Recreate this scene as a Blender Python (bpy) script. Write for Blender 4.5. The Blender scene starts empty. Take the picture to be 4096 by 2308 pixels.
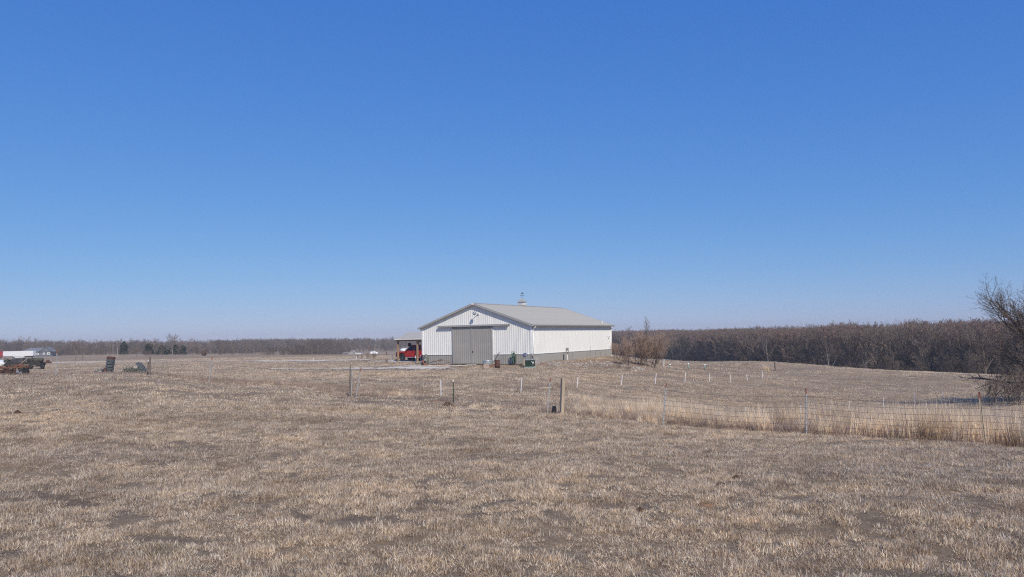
import bpy, math, random
import numpy as np
from mathutils import Vector, Matrix

random.seed(7)
rng = np.random.default_rng(7)
scene = bpy.context.scene
PI = math.pi

# ------------------------------------------------------------------ camera, sky, sun, exposure
FPX = 3050.0                                     # focal length in pixels of the 4096 px wide frame
PITCH = math.atan(193.5 / FPX)
ROLL = math.atan(0.0203)
CAMZ = 3.0
F_ = Vector((0, math.cos(PITCH), math.sin(PITCH)))
R0 = Vector((1, 0, 0)); U0 = Vector((0, -math.sin(PITCH), math.cos(PITCH)))
R_ = R0 * math.cos(ROLL) - U0 * math.sin(ROLL)
U_ = R0 * math.sin(ROLL) + U0 * math.cos(ROLL)
cam_d = bpy.data.cameras.new('camera'); cam = bpy.data.objects.new('camera', cam_d)
scene.collection.objects.link(cam)
cam_d.sensor_width = 36.0; cam_d.lens = FPX / 4096 * 36.0
cam_d.clip_start = 0.1; cam_d.clip_end = 9000
m = Matrix.Identity(4)
for i in range(3):
    m[i][0] = R_[i]; m[i][1] = U_[i]; m[i][2] = -F_[i]
m[0][3], m[1][3], m[2][3] = 0, 0, CAMZ
cam.matrix_world = m
scene.camera = cam

SUN_EL = math.radians(42.6)
SUN_DIR = Vector((0.39 * math.cos(SUN_EL), -0.92 * math.cos(SUN_EL), math.sin(SUN_EL))).normalized()
world = bpy.data.worlds.new('World'); scene.world = world; world.use_nodes = True
wn = world.node_tree; bg = wn.nodes['Background']
sky = wn.nodes.new('ShaderNodeTexSky'); sky.sky_type = 'NISHITA'; sky.sun_disc = False
sky.sun_elevation = SUN_EL; sky.sun_rotation = math.atan2(SUN_DIR.x, SUN_DIR.y)
sky.altitude = 300; sky.air_density = 1.0; sky.dust_density = 0.0; sky.ozone_density = 5.0
tint = wn.nodes.new('ShaderNodeMix'); tint.data_type = 'RGBA'; tint.blend_type = 'MULTIPLY'; tint.inputs[0].default_value = 1.0
tint.inputs[7].default_value = (0.80, 0.90, 1.22, 1)
wn.links.new(sky.outputs[0], tint.inputs[6])
sep = wn.nodes.new('ShaderNodeSeparateColor'); comb = wn.nodes.new('ShaderNodeCombineColor'); wn.links.new(tint.outputs[2], sep.inputs[0])
for ch, (ga, am) in enumerate(((0.96, 0.68), (0.655, 0.645), (0.307, 0.775))):      # colour response of the camera per channel
    m1 = wn.nodes.new('ShaderNodeMath'); m1.operation = 'MULTIPLY'; m1.inputs[1].default_value = 0.09
    m2 = wn.nodes.new('ShaderNodeMath'); m2.operation = 'POWER'; m2.inputs[1].default_value = ga
    m3 = wn.nodes.new('ShaderNodeMath'); m3.operation = 'MULTIPLY'; m3.inputs[1].default_value = am / 0.1
    wn.links.new(sep.outputs[ch], m1.inputs[0]); wn.links.new(m1.outputs[0], m2.inputs[0]); wn.links.new(m2.outputs[0], m3.inputs[0]); wn.links.new(m3.outputs[0], comb.inputs[ch])
wn.links.new(comb.outputs[0], bg.inputs[0])
bg.inputs[1].default_value = 0.1
sun_d = bpy.data.lights.new('sun', 'SUN'); sun = bpy.data.objects.new('sun', sun_d)
scene.collection.objects.link(sun)
sun_d.energy = 4.1; sun_d.angle = math.radians(0.5); sun_d.color = (1.0, 0.92, 0.775)
sun.rotation_euler = SUN_DIR.to_track_quat('Z', 'Y').to_euler()
sun.location = (0, -20, 60)
scene.view_settings.view_transform = 'Standard'; scene.view_settings.look = 'None'
scene.view_settings.exposure = 0.0; scene.view_settings.gamma = 1.0
scene.view_settings.use_curve_mapping = False
scene.cycles.max_bounces = 6; scene.cycles.diffuse_bounces = 3; scene.cycles.transparent_max_bounces = 8
scene.cycles.volume_bounces = 0; scene.cycles.use_denoising = False; scene.cycles.filter_width = 1.15
scene.cycles.caustics_reflective = False; scene.cycles.caustics_refractive = False

# ------------------------------------------------------------------ helpers
def yh(px): return 1389 - 0.0203 * px
def ray(px, py):
    return F_ + R_ * ((px - 2048) / FPX) - U_ * ((py - 1154) / FPX)
def at(px, py, Y):
    """world point seen at photo pixel px,py at forward distance Y"""
    d = ray(px, py); k = Y / d.y
    return Vector((d.x * k, Y, CAMZ + d.z * k))
def at_drop(px, Y, drop):
    py = yh(px) + drop * FPX / Y
    p = at(px, py, Y); return Vector((p.x, Y, CAMZ - drop))

def link(o): scene.collection.objects.link(o); return o
def tag(o, label=None, cat=None, group=None, kind=None):
    if label: o['label'] = label
    if cat: o['category'] = cat
    if group: o['group'] = group
    if kind: o['kind'] = kind
    return o
def empty(name, loc=(0, 0, 0), rz=0.0, label=None, cat=None, group=None):
    o = bpy.data.objects.new(name, None); link(o); o.empty_display_size = 0.2
    o.location = loc; o.rotation_euler = (0, 0, rz)
    return tag(o, label, cat, group)

class MB:
    """collects shapes into one mesh"""
    def __init__(s): s.v = []; s.f = []; s.mi = []
    def add(s, vs, fs, mi=0):
        b = len(s.v); s.v.extend([tuple(v) for v in vs]); s.f.extend([tuple(b + i for i in f) for f in fs])
        s.mi.extend([mi] * len(fs)); return s
    def box(s, c, d, mi=0, rot=None, taper=1.0):
        hx, hy, hz = d[0] / 2, d[1] / 2, d[2] / 2
        vs = []
        for z, k in ((-hz, 1.0), (hz, taper)):
            for x, y in ((-hx, -hy), (hx, -hy), (hx, hy), (-hx, hy)):
                p = Vector((x * k, y * k, z))
                if rot is not None: p = rot @ p
                vs.append(p + Vector(c))
        return s.add(vs, [(3, 2, 1, 0), (4, 5, 6, 7), (0, 1, 5, 4), (1, 2, 6, 5), (2, 3, 7, 6), (3, 0, 4, 7)], mi)
    def tube(s, a, b, r0, r1=None, n=8, mi=0, caps=True):
        a, b = Vector(a), Vector(b); r1 = r0 if r1 is None else r1
        d = (b - a).normalized(); q = d.to_track_quat('Z', 'Y')
        vs = []
        for p, r in ((a, r0), (b, r1)):
            for k in range(n):
                t = 2 * PI * k / n
                vs.append(p + q @ Vector((r * math.cos(t), r * math.sin(t), 0)))
        fs = [(k, (k + 1) % n, n + (k + 1) % n, n + k) for k in range(n)]
        if caps: fs += [tuple(range(n - 1, -1, -1)), tuple(range(n, 2 * n))]
        return s.add(vs, fs, mi)
    def path(s, pts, r, n=6, mi=0):
        for a, b in zip(pts[:-1], pts[1:]): s.tube(a, b, r, n=n, mi=mi)
        return s
    def lathe(s, prof, n=20, c=(0, 0, 0), rot=None, mi=0, closed=False):
        """prof: list of (r, z) turned round z"""
        vs = []
        for r, z in prof:
            for k in range(n):
                t = 2 * PI * k / n; p = Vector((r * math.cos(t), r * math.sin(t), z))
                if rot is not None: p = rot @ p
                vs.append(p + Vector(c))
        fs = []; L = len(prof)
        for j in range(L if closed else L - 1):
            j2 = (j + 1) % L
            for k in range(n):
                k2 = (k + 1) % n
                fs.append((j * n + k, j * n + k2, j2 * n + k2, j2 * n + k))
        return s.add(vs, fs, mi)
    def prism(s, poly, y0, y1, mi=0, axis='y'):
        """poly: (x,z) outline extruded along y"""
        n = len(poly); vs = []
        for y in (y0, y1):
            for x, z in poly: vs.append((x, y, z) if axis == 'y' else (y, x, z))
        fs = [(k, (k + 1) % n, n + (k + 1) % n, n + k) for k in range(n)]
        fs += [tuple(range(n - 1, -1, -1)), tuple(range(n, 2 * n))]
        return s.add(vs, fs, mi)
    def mesh(s, name, mats):
        me = bpy.data.meshes.new(name); me.from_pydata(s.v, [], s.f)
        for mm in (mats if isinstance(mats, (list, tuple)) else [mats]): me.materials.append(mm)
        if any(s.mi): me.polygons.foreach_set('material_index', s.mi)
        import bmesh
        b = bmesh.new(); b.from_mesh(me); bmesh.ops.recalc_face_normals(b, faces=b.faces); b.to_mesh(me); b.free()
        me.update(); return me
    def build(s, name, mats, parent=None, smooth=False, bevel=0.0, loc=None):
        me = s.mesh(name, mats)
        if smooth:
            for p in me.polygons: p.use_smooth = True
        o = bpy.data.objects.new(name, me); link(o)
        if parent is not None: o.parent = parent
        if loc is not None: o.location = loc
        if bevel:
            md = o.modifiers.new('bevel', 'BEVEL'); md.width = bevel; md.segments = 2; md.limit_method = 'ANGLE'
        return o

# ---- materials
def new_mat(name):
    mt = bpy.data.materials.new(name); mt.use_nodes = True
    nt = mt.node_tree; b = nt.nodes['Principled BSDF']; return mt, nt, b
def mat(name, col, rough=0.6, metal=0.0, var=0.12, scale=3.0, spec=0.4, bump=0.0, tint=None, stretch=(1, 1, 1)):
    """plain procedural material: base colour with wear noise"""
    mt, nt, b = new_mat(name)
    tc = nt.nodes.new('ShaderNodeTexCoord'); mp = nt.nodes.new('ShaderNodeMapping')
    mp.inputs['Scale'].default_value = stretch
    nz = nt.nodes.new('ShaderNodeTexNoise'); nz.inputs['Scale'].default_value = scale; nz.inputs['Detail'].default_value = 6
    nt.links.new(tc.outputs['Object'], mp.inputs[0]); nt.links.new(mp.outputs[0], nz.inputs[0])
    cr = nt.nodes.new('ShaderNodeValToRGB'); e = cr.color_ramp.elements
    t = tint or tuple(c * (1 - var * 1.6) for c in col)
    e[0].position = 0.3; e[0].color = (*t, 1); e[1].position = 0.65; e[1].color = (*tuple(min(1, c * (1 + var * 0.5)) for c in col), 1)
    nt.links.new(nz.outputs[0], cr.inputs[0]); nt.links.new(cr.outputs[0], b.inputs['Base Color'])
    b.inputs['Roughness'].default_value = rough; b.inputs['Metallic'].default_value = metal
    b.inputs['Specular IOR Level'].default_value = spec
    if bump:
        bp = nt.nodes.new('ShaderNodeBump'); bp.inputs['Strength'].default_value = bump; bp.inputs['Distance'].default_value = 0.02
        nt.links.new(nz.outputs[0], bp.inputs['Height']); nt.links.new(bp.outputs[0], b.inputs['Normal'])
    return mt

M = {}
M['white_steel'] = mat('white_painted_steel', (0.80, 0.79, 0.75), 0.45, var=0.045, scale=1.6, stretch=(1, 1, 0.15))
M['grey_steel'] = mat('grey_painted_steel', (0.335, 0.32, 0.295), 0.5, var=0.05, scale=1.5)
M['roof_steel'] = mat('roof_steel', (0.385, 0.372, 0.335), 0.5, var=0.05, scale=0.9)
M['trim_grey'] = mat('grey_trim', (0.36, 0.355, 0.34), 0.5, var=0.05)
M['trim_white'] = mat('white_trim', (0.82, 0.82, 0.80), 0.45, var=0.03)
M['timber'] = mat('treated_timber', (0.36, 0.24, 0.15), 0.8, var=0.25, scale=6, stretch=(1, 1, 0.15))
M['wood_post'] = mat('weathered_post', (0.42, 0.34, 0.25), 0.85, var=0.25, scale=8, stretch=(1, 1, 0.1), bump=0.4)
M['wood_dark'] = mat('old_dark_post', (0.19, 0.155, 0.13), 0.9, var=0.3, scale=8, stretch=(1, 1, 0.1), bump=0.4)
M['grey_wood'] = mat('grey_weathered_wood', (0.36, 0.33, 0.31), 0.85, var=0.25, scale=8)
M['red_wood'] = mat('red_brown_board', (0.22, 0.10, 0.06), 0.8, var=0.3, scale=5)
M['rust'] = mat('rusty_steel', (0.12, 0.055, 0.042), 0.85, var=0.4, scale=6, tint=(0.05, 0.028, 0.024), bump=0.3)
M['rust_orange'] = mat('orange_rust', (0.17, 0.085, 0.05), 0.8, var=0.4, scale=4, tint=(0.14, 0.07, 0.04))
M['dark_iron'] = mat('dark_iron', (0.045, 0.042, 0.038), 0.7, var=0.4, scale=5)
M['olive_iron'] = mat('olive_machine_paint', (0.07, 0.075, 0.055), 0.7, var=0.4, scale=4)
M['galv'] = mat('galvanised_steel', (0.42, 0.46, 0.48), 0.4, metal=0.5, var=0.12, scale=5)
M['galv_post'] = mat('galvanised_post', (0.42, 0.44, 0.45), 0.5, metal=0.3, var=0.2, scale=30)
M['orange_paint'] = mat('orange_paint', (0.27, 0.10, 0.07), 0.5, var=0.15)
M['green_box'] = mat('dark_green_paint', (0.022, 0.045, 0.032), 0.4, var=0.12)
M['pad_green'] = mat('pale_green_pad', (0.30, 0.36, 0.32), 0.8, var=0.15)
M['black'] = mat('black_plastic', (0.02, 0.02, 0.022), 0.5, var=0.2)
M['rubber'] = mat('weathered_rubber', (0.105, 0.12, 0.135), 0.8, var=0.25, scale=9, tint=(0.05, 0.058, 0.066))
M['rubber_black'] = mat('black_rubber', (0.03, 0.03, 0.032), 0.8, var=0.25, scale=9)
M['white_plastic'] = mat('white_plastic', (0.80, 0.80, 0.80), 0.4, var=0.03)
M['red_paint'] = mat('red_car_paint', (0.36, 0.018, 0.016), 0.25, var=0.05, spec=0.6)
M['chrome'] = mat('bright_metal', (0.55, 0.56, 0.58), 0.25, metal=0.7, var=0.1)
M['hose_green'] = mat('green_hose', (0.22, 0.34, 0.27), 0.5, var=0.15)
M['dish_grey'] = mat('satellite_dish_grey', (0.12, 0.13, 0.19), 0.4, var=0.1)
M['wire'] = mat('fence_wire', (0.10, 0.09, 0.09), 0.6, metal=0.3, var=0.2)
M['hood_grey'] = mat('worn_grey_hood', (0.075, 0.075, 0.08), 0.6, var=0.3, scale=4)
M['stone'] = mat('pale_limestone', (0.38, 0.34, 0.30), 0.9, var=0.2, scale=4, bump=0.5)
M['slab'] = mat('tan_stone_slab', (0.33, 0.25, 0.20), 0.9, var=0.2, scale=3, bump=0.4)
M['dung'] = mat('dried_dung', (0.085, 0.05, 0.032), 0.95, var=0.3, scale=12, bump=0.8)
M['clay'] = mat('orange_clay', (0.20, 0.115, 0.068), 0.95, var=0.35, scale=10, bump=0.8)
M['bark'] = mat('grey_brown_bark', (0.225, 0.175, 0.14), 0.9, var=0.3, scale=3)
M['bark_dark'] = mat('dark_bark', (0.14, 0.108, 0.085), 0.9, var=0.3, scale=3)
M['bark_red'] = mat('reddish_twigs', (0.28, 0.185, 0.155), 0.9, var=0.3, scale=3)
M['bark_pale'] = mat('pale_bark', (0.27, 0.24, 0.22), 0.9, var=0.25, scale=3)
M['willow'] = mat('tan_willow_twigs', (0.40, 0.28, 0.215), 0.9, var=0.3, scale=2)
M['cedar'] = mat('cedar_needles', (0.035, 0.05, 0.032), 0.9, var=0.4, scale=2)
M['house_grey'] = mat('house_grey_siding', (0.16, 0.17, 0.19), 0.7, var=0.08)
M['shingle'] = mat('grey_shingles', (0.17, 0.18, 0.20), 0.8, var=0.15)
M['burlap'] = mat('green_grey_wire_netting', (0.18, 0.185, 0.16), 0.8, var=0.4, scale=14, tint=(0.06, 0.065, 0.05))
gm, gnt, gb = new_mat('tinted_glass')
gb.inputs['Base Color'].default_value = (0.015, 0.02, 0.022, 1); gb.inputs['Roughness'].default_value = 0.08
M['glass'] = gm

# ------------------------------------------------------------------ terrain height field
CP = []
def cp(px, Y, drop): CP.append((px, Y, drop))
for px in (-900, 0, 1000, 2048, 3000, 4096, 5000): cp(px, 2.5, 3.0)
for px, d in ((-900, 2.9), (0, 2.95), (1000, 3.0), (2048, 3.0), (3000, 3.05), (4096, 3.1), (5000, 3.1)): cp(px, 10, d)
for px, d in ((-900, 2.4), (0, 2.5), (1000, 2.75), (2048, 2.92), (3000, 3.05), (4096, 3.12), (5000, 3.2)): cp(px, 20, d)
for px, d in ((-900, 1.9), (0, 2.0), (590, 2.1), (1000, 2.4), (1421, 2.66), (2048, 2.95), (2247, 3.0)): cp(px, 30, d)
cp(2650, 26.2, 3.08); cp(3223, 23.5, 3.15); cp(3943, 20.3, 3.12)
cp(2650, 32, 3.25); cp(3223, 31, 3.8); cp(3943, 30, 4.0); cp(5000, 30, 3.9)
cp(-900, 41, 1.45); cp(0, 41, 1.55); cp(222, 41, 1.6); cp(420, 42, 1.62); cp(590, 42, 1.68); cp(834, 40, 2.08); cp(1130, 37, 2.35); cp(1421, 36, 2.7)
cp(-900, 46, 1.7); cp(0, 46, 1.78); cp(222, 46, 1.82); cp(590, 47, 1.95)
cp(-900, 56, 2.3); cp(0, 56, 2.32); cp(222, 56, 2.36); cp(590, 58, 2.45); cp(834, 52, 2.35); cp(1130, 50, 2.45)
cp(430, 66, 2.64); cp(560, 66, 2.64); cp(0, 72, 2.72); cp(-900, 75, 2.75)
cp(1421, 50, 2.6); cp(1800, 50, 2.78); cp(2048, 50, 2.95); cp(2245, 50, 3.05)
cp(1763, 38, 2.87); cp(2085, 43, 3.1); cp(2310, 50, 3.45); cp(2487, 56, 3.72); cp(2623, 58, 3.85)
cp(2740, 63, 4.03); cp(2838, 67, 4.3); cp(2922, 68, 4.4); cp(3051, 73, 4.45); cp(3099, 96, 4.95)
cp(2980, 48, 5.2); cp(3203, 48, 5.3); cp(3398, 50, 5.25); cp(3534, 54, 5.6); cp(3658, 56, 5.5); cp(3771, 58, 5.4)
cp(3943, 45, 5.0); cp(4150, 50, 4.75); cp(5000, 50, 4.8); cp(3600, 75, 5.4); cp(3943, 72, 5.5)
cp(3100, 103, 4.3); cp(3250, 100, 4.55); cp(3380, 97, 4.83); cp(3700, 92, 5.3); cp(2650, 110, 3.8); cp(3000, 105, 4.1); cp(3500, 95, 5.05); cp(3940, 88, 5.5); cp(4250, 85, 5.8); cp(5000, 85, 6.2)
cp(2650, 135, 5.6); cp(3000, 125, 5.8); cp(3500, 115, 6.8); cp(3940, 108, 7.2); cp(5000, 110, 8)
cp(2650, 200, 11); cp(3000, 180, 11); cp(3500, 170, 12); cp(3940, 160, 12.5); cp(5000, 170, 13)
cp(2690, 88, 3.98); cp(2800, 88, 4.05); cp(2720, 98, 3.85)
# round the barn
for px, Y, d in ((2128, 69, 2.52), (2128, 74, 2.5), (1690, 76, 2.52), (1900, 73, 2.52), (2445, 87, 2.42), (2300, 78, 2.46),
                 (1600, 95, 2.8), (1685, 95, 2.8), (1620, 103, 2.72), (1600, 86, 2.72), (1900, 95, 2.5), (2200, 100, 2.5), (2400, 105, 3.0),
                 (1800, 67, 2.72), (1500, 70, 2.62), (2050, 64.5, 2.7), (2240, 67.5, 2.52), (2250, 62, 2.9),
                 (2400, 79, 2.55), (2400, 74, 2.85), (2400, 68, 3.25), (2560, 78, 3.35), (2470, 84, 2.7), (2600, 86, 3.45)): cp(px, Y, d)
cp(0, 98, 2.8); cp(300, 100, 2.8); cp(200, 140, 3.0); cp(-900, 140, 3.0); cp(700, 110, 2.75); cp(1000, 110, 2.75); cp(1400, 101, 2.7)
cp(-900, 250, 4.2); cp(80, 250, 4.1); cp(650, 250, 4.1); cp(1000, 250, 4.3); cp(1300, 250, 4.5); cp(1100, 200, 3.5); cp(1250, 200, 3.75); cp(1400, 200, 3.9); cp(1560, 200, 3.9); cp(1400, 250, 4.7); cp(1560, 240, 4.4)
cp(80, 330, 4.6); cp(300, 330, 4.1); cp(650, 330, 4.6); cp(1000, 300, 4.9); cp(1300, 330, 7.0); cp(1560, 320, 7.2)
cp(-900, 450, 6.2); cp(80, 440, 6.2); cp(650, 450, 6.0); cp(1000, 430, 7.5); cp(1300, 520, 10.5); cp(1560, 520, 10.5)
cp(1400, 720, 8.2); cp(1560, 720, 8.2); cp(650, 720, 7); cp(-900, 720, 7)
cp(2048, 300, 8); cp(2048, 720, 10); cp(2650, 400, 12); cp(3940, 400, 13); cp(5000, 400, 13)
for px in (-900, 600, 2048, 3300, 5000): cp(px, 1700, 10)

def _feat(X, Y):
    R = np.sqrt(X * X + Y * Y); az = np.arctan2(X, Y)
    az = np.clip(az, -0.80, 0.80)
    return az * 3.2, np.log(np.clip(R, 2.5, 1700.0))
_P = np.array([[at_drop(*c).x, c[1], CAMZ - c[2]] for c in CP])
_fa, _fl = _feat(_P[:, 0], _P[:, 1])
_C = np.stack([_fa, _fl], 1)
def _ker(d2): return 0.5 * d2 * np.log(d2 + 1e-12)
_n = len(_C)
_A = np.zeros((_n + 3, _n + 3))
_A[:_n, :_n] = _ker(((_C[:, None] - _C[None]) ** 2).sum(-1)) + np.eye(_n) * 3e-4
_A[:_n, _n] = 1; _A[:_n, _n + 1:] = _C; _A[_n, :_n] = 1; _A[_n + 1:, :_n] = _C.T
_W = np.linalg.solve(_A, np.concatenate([_P[:, 2], [0, 0, 0]]))

def vnoise(x, y, seed=0):
    xi = np.floor(x).astype(np.int64); yi = np.floor(y).astype(np.int64); fx = x - xi; fy = y - yi
    fx = fx * fx * (3 - 2 * fx); fy = fy * fy * (3 - 2 * fy)
    def h(a, b):
        n = (a * 374761393 + b * 668265263 + seed * 1274126177) & 0xffffffff
        n = ((n ^ (n >> 13)) * 1274126177) & 0xffffffff
        return ((n ^ (n >> 16)) & 0xffff) / 65535.0
    return (h(xi, yi) * (1 - fx) + h(xi + 1, yi) * fx) * (1 - fy) + (h(xi, yi + 1) * (1 - fx) + h(xi + 1, yi + 1) * fx) * fy

def height(X, Y, fine=True):
    X = np.atleast_1d(np.asarray(X, float)); Y = np.atleast_1d(np.asarray(Y, float))
    sh = X.shape; X = X.ravel(); Y = Y.ravel(); out = np.empty_like(X)
    for i in range(0, len(X), 20000):
        a, l = _feat(X[i:i + 20000], Y[i:i + 20000])
        d2 = (a[:, None] - _C[None, :, 0]) ** 2 + (l[:, None] - _C[None, :, 1]) ** 2
        out[i:i + 20000] = _ker(d2) @ _W[:_n] + _W[_n] + a * _W[_n + 1] + l * _W[_n + 2]
    az = np.abs(np.arctan2(X, Y)); w = np.clip((az - 0.85) / 0.6, 0, 1); w = w * w * (3 - 2 * w)
    out = out * (1 - w) + (-0.1) * w
    if fine:
        R = np.hypot(X, Y)
        k = np.clip(1.2 - R / 120, 0.0, 1)
        k2 = np.clip(1.3 - R / 40, 0.0, 1)
        # the yard round the barn is levelled
        out = out + k * (0.16 * (vnoise(X / 5.0, Y / 3.4, 3) - .5) + 0.10 * (vnoise(X / 1.7, Y / 1.3, 5) - .5)) \
                  + k2 * (0.075 * (vnoise(X / 0.6, Y / 0.6, 7) - .5))
    return out.reshape(sh)
def gz(x, y): return float(height(x, y)[0])
def on_ground(px, Y, py=None):
    """world point on the ground seen in image column px at forward distance Y"""
    py = py or 1500
    for _ in range(6):
        p = at(px, py, Y); z = gz(p.x, Y)
        py = yh(px) + (CAMZ - z) * FPX / Y
    return Vector((p.x, Y, z))

# ground sheet: a polar grid round the viewpoint, reaching past the far woods
def ground_mesh():
    th = np.concatenate([np.radians(np.arange(-44, 44.001, 0.22)), np.radians(np.arange(48, 314, 5.0))])
    r = [0.6]
    while r[-1] < 120: r.append(r[-1] * (1.008 if r[-1] < 34 else 1.0135) if r[-1] > 6 else r[-1] * 1.15)
    while r[-1] < 1800: r.append(r[-1] * 1.03)
    r = np.array(r); nt_, nr = len(th), len(r)
    RR, TT = np.meshgrid(r, th, indexing='ij')
    X = RR * np.sin(TT); Y = RR * np.cos(TT); Z = height(X, Y)
    V = np.stack([X, Y, Z], -1).reshape(-1, 3)
    V = np.vstack([V, [[0, 0, float(height(0.01, 0.6)[0])]]])
    idx = np.arange(nr * nt_).reshape(nr, nt_)
    nx = np.roll(idx, -1, axis=1)
    F = np.stack([idx[:-1], idx[1:], nx[1:], nx[:-1]], -1).reshape(-1, 4)[:, ::-1]
    c = len(V) - 1
    loops = np.concatenate([F.ravel(), np.stack([np.full(nt_, c), idx[0], nx[0]], -1)[:, ::-1].ravel()])
    tot = np.concatenate([np.full(len(F), 4), np.full(nt_, 3)])
    me = bpy.data.meshes.new('ground'); me.vertices.add(len(V)); me.vertices.foreach_set('co', V.ravel().astype(np.float32))
    me.loops.add(len(loops)); me.loops.foreach_set('vertex_index', loops.astype(np.int32))
    me.polygons.add(len(tot)); me.polygons.foreach_set('loop_start', np.concatenate([[0], np.cumsum(tot)[:-1]]).astype(np.int32))
    me.polygons.foreach_set('loop_total', tot.astype(np.int32)); me.update(); me.validate()
    me.polygons.foreach_set('use_smooth', [True] * len(tot))
    return me

def ramp(nt, src, stops):
    cr = nt.nodes.new('ShaderNodeValToRGB'); el = cr.color_ramp.elements
    while len(el) < len(stops): el.new(0.5)
    for e, (p, c) in zip(el, stops): e.position = p; e.color = (*c, 1)
    nt.links.new(src, cr.inputs[0]); return cr.outputs[0]
def noise(nt, vec, scale, detail=6, rough=0.6):
    n = nt.nodes.new('ShaderNodeTexNoise'); n.inputs['Scale'].default_value = scale; n.inputs['Detail'].default_value = detail
    n.inputs['Roughness'].default_value = rough; nt.links.new(vec, n.inputs['Vector']); return n.outputs[0]
def mapping(nt, vec, sc):
    n = nt.nodes.new('ShaderNodeMapping'); n.inputs['Scale'].default_value = sc; nt.links.new(vec, n.inputs[0]); return n.outputs[0]
def mixc(nt, fac, a, b, mode='MIX'):
    n = nt.nodes.new('ShaderNodeMix'); n.data_type = 'RGBA'; n.blend_type = mode
    if hasattr(fac, 'links'): nt.links.new(fac, n.inputs[0])
    else: n.inputs[0].default_value = fac
    for s, k in ((a, 6), (b, 7)):
        if hasattr(s, 'links'): nt.links.new(s, n.inputs[k])
        else: n.inputs[k].default_value = (*s, 1)
    return n.outputs[2]

def ground_material():
    mt, nt, b = new_mat('winter_pasture')
    g = nt.nodes.new('ShaderNodeNewGeometry').outputs['Position']
    fine = ramp(nt, noise(nt, mapping(nt, g, (1, 1, 1)), 9.0, 8, 0.75), [(0.32, (0.17, 0.125, 0.088)), (0.5, (0.34, 0.265, 0.195)), (0.70, (0.56, 0.455, 0.335))])
    mid = ramp(nt, noise(nt, mapping(nt, g, (0.7, 1.3, 1)), 1.1, 8, 0.7), [(0.33, (0.18, 0.13, 0.092)), (0.52, (0.30, 0.23, 0.165)), (0.70, (0.44, 0.35, 0.25))])
    big = ramp(nt, noise(nt, mapping(nt, g, (0.6, 1.6, 1)), 0.10, 5, 0.6), [(0.35, (0.72, 0.70, 0.70)), (0.5, (0.95, 0.95, 0.95)), (0.66, (1.18, 1.12, 1.0))])
    c = mixc(nt, 0.5, fine, mid)
    c = mixc(nt, 1.0, c, big, 'MULTIPLY')
    streak = ramp(nt, noise(nt, mapping(nt, g, (0.12, 1.0, 1)), 0.55, 6, 0.7), [(0.50, (0, 0, 0)), (0.68, (1, 1, 1))])
    c = mixc(nt, streak, c, mixc(nt, 1.0, c, (1.22, 1.15, 1.0), 'MULTIPLY'))
    bare = ramp(nt, noise(nt, mapping(nt, g, (0.5, 1.2, 1)), 0.45, 5, 0.7), [(0.60, (0, 0, 0)), (0.68, (1, 1, 1))])
    c = mixc(nt, bare, c, mixc(nt, 0.75, c, (0.20, 0.148, 0.108)))
    nt.links.new(c, b.inputs['Base Color']); b.inputs['Roughness'].default_value = 0.95
    b.inputs['Specular IOR Level'].default_value = 0.1
    bp = nt.nodes.new('ShaderNodeBump'); bp.inputs['Strength'].default_value = 1.0; bp.inputs['Distance'].default_value = 0.10
    nt.links.new(noise(nt, g, 11.0, 8, 0.8), bp.inputs['Height']); nt.links.new(bp.outputs[0], b.inputs['Normal'])
    return mt
go = link(bpy.data.objects.new('ground', ground_mesh())); go.data.materials.append(ground_material()); tag(go, kind='structure')

# gravel drives: thin sheets 3 cm over the pasture with ragged edges
def gravel_material():
    mt, nt, b = new_mat('limestone_gravel')
    g = nt.nodes.new('ShaderNodeNewGeometry').outputs['Position']
    c = ramp(nt, noise(nt, g, 14.0, 8, 0.8), [(0.3, (0.38, 0.33, 0.27)), (0.5, (0.64, 0.58, 0.49)), (0.7, (0.80, 0.75, 0.66))])
    t = ramp(nt, noise(nt, mapping(nt, g, (0.5, 1.0, 1)), 0.9, 5, 0.6), [(0.46, (0, 0, 0)), (0.56, (1, 1, 1))])
    c = mixc(nt, t, c, mixc(nt, 0.5, c, (0.34, 0.26, 0.19)))
    nt.links.new(c, b.inputs['Base Color']); b.inputs['Roughness'].default_value = 0.95
    return mt
GM = gravel_material()
GRAVEL = []
def strip(name, pts, nseg=60, lift=0.05, rag=0.8):
    """pts: (px, Y, halfwidth) along the drive"""
    P = [(on_ground(px, Y), w) for px, Y, w in pts]
    xs = []; 
    for i in range(len(P) - 1):
        for k in range(nseg):
            t = k / nseg; a, b = P[i], P[i + 1]
            xs.append((a[0].lerp(b[0], t), a[1] * (1 - t) + b[1] * t))
    xs.append(P[-1]); V = []; Fc = []; GRAVEL.extend([(p.x, p.y, w) for p, w in xs[::4]])
    for i, (p, w) in enumerate(xs):
        q = xs[min(i + 1, len(xs) - 1)][0] - xs[max(i - 1, 0)][0]; n = Vector((-q.y, q.x, 0)).normalized()
        for j, s in enumerate((-1, -0.5, 0, 0.5, 1)):
            r = w * s * (1 + (rag * (random.random() - 0.5) * 2 if abs(s) == 1 else 0))
            v = p + n * r; V.append((v.x, v.y, 0))
    A = np.array(V); z = height(A[:, 0], A[:, 1]) + lift
    V = [(a[0], a[1], zz) for a, zz in zip(V, z)]
    for i in range(len(xs) - 1):
        for j in range(4): a = i * 5 + j; Fc.append((a, a + 5, a + 6, a + 1))
    me = bpy.data.meshes.new(name); me.from_pydata(V, [], Fc); me.materials.append(GM)
    for p in me.polygons: p.use_smooth = True
    o = link(bpy.data.objects.new(name, me)); tag(o, kind='structure')
    return o
strip('gravel_road', [(-300, 144, 3.5), (190, 140, 4.2), (300, 136, 3.8), (470, 128, 1.8), (1040, 112, 0.5), (1075, 108, 2.8), (1250, 105, 3.0), (1400, 103, 2.8), (1478, 102, 1.2)])
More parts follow.
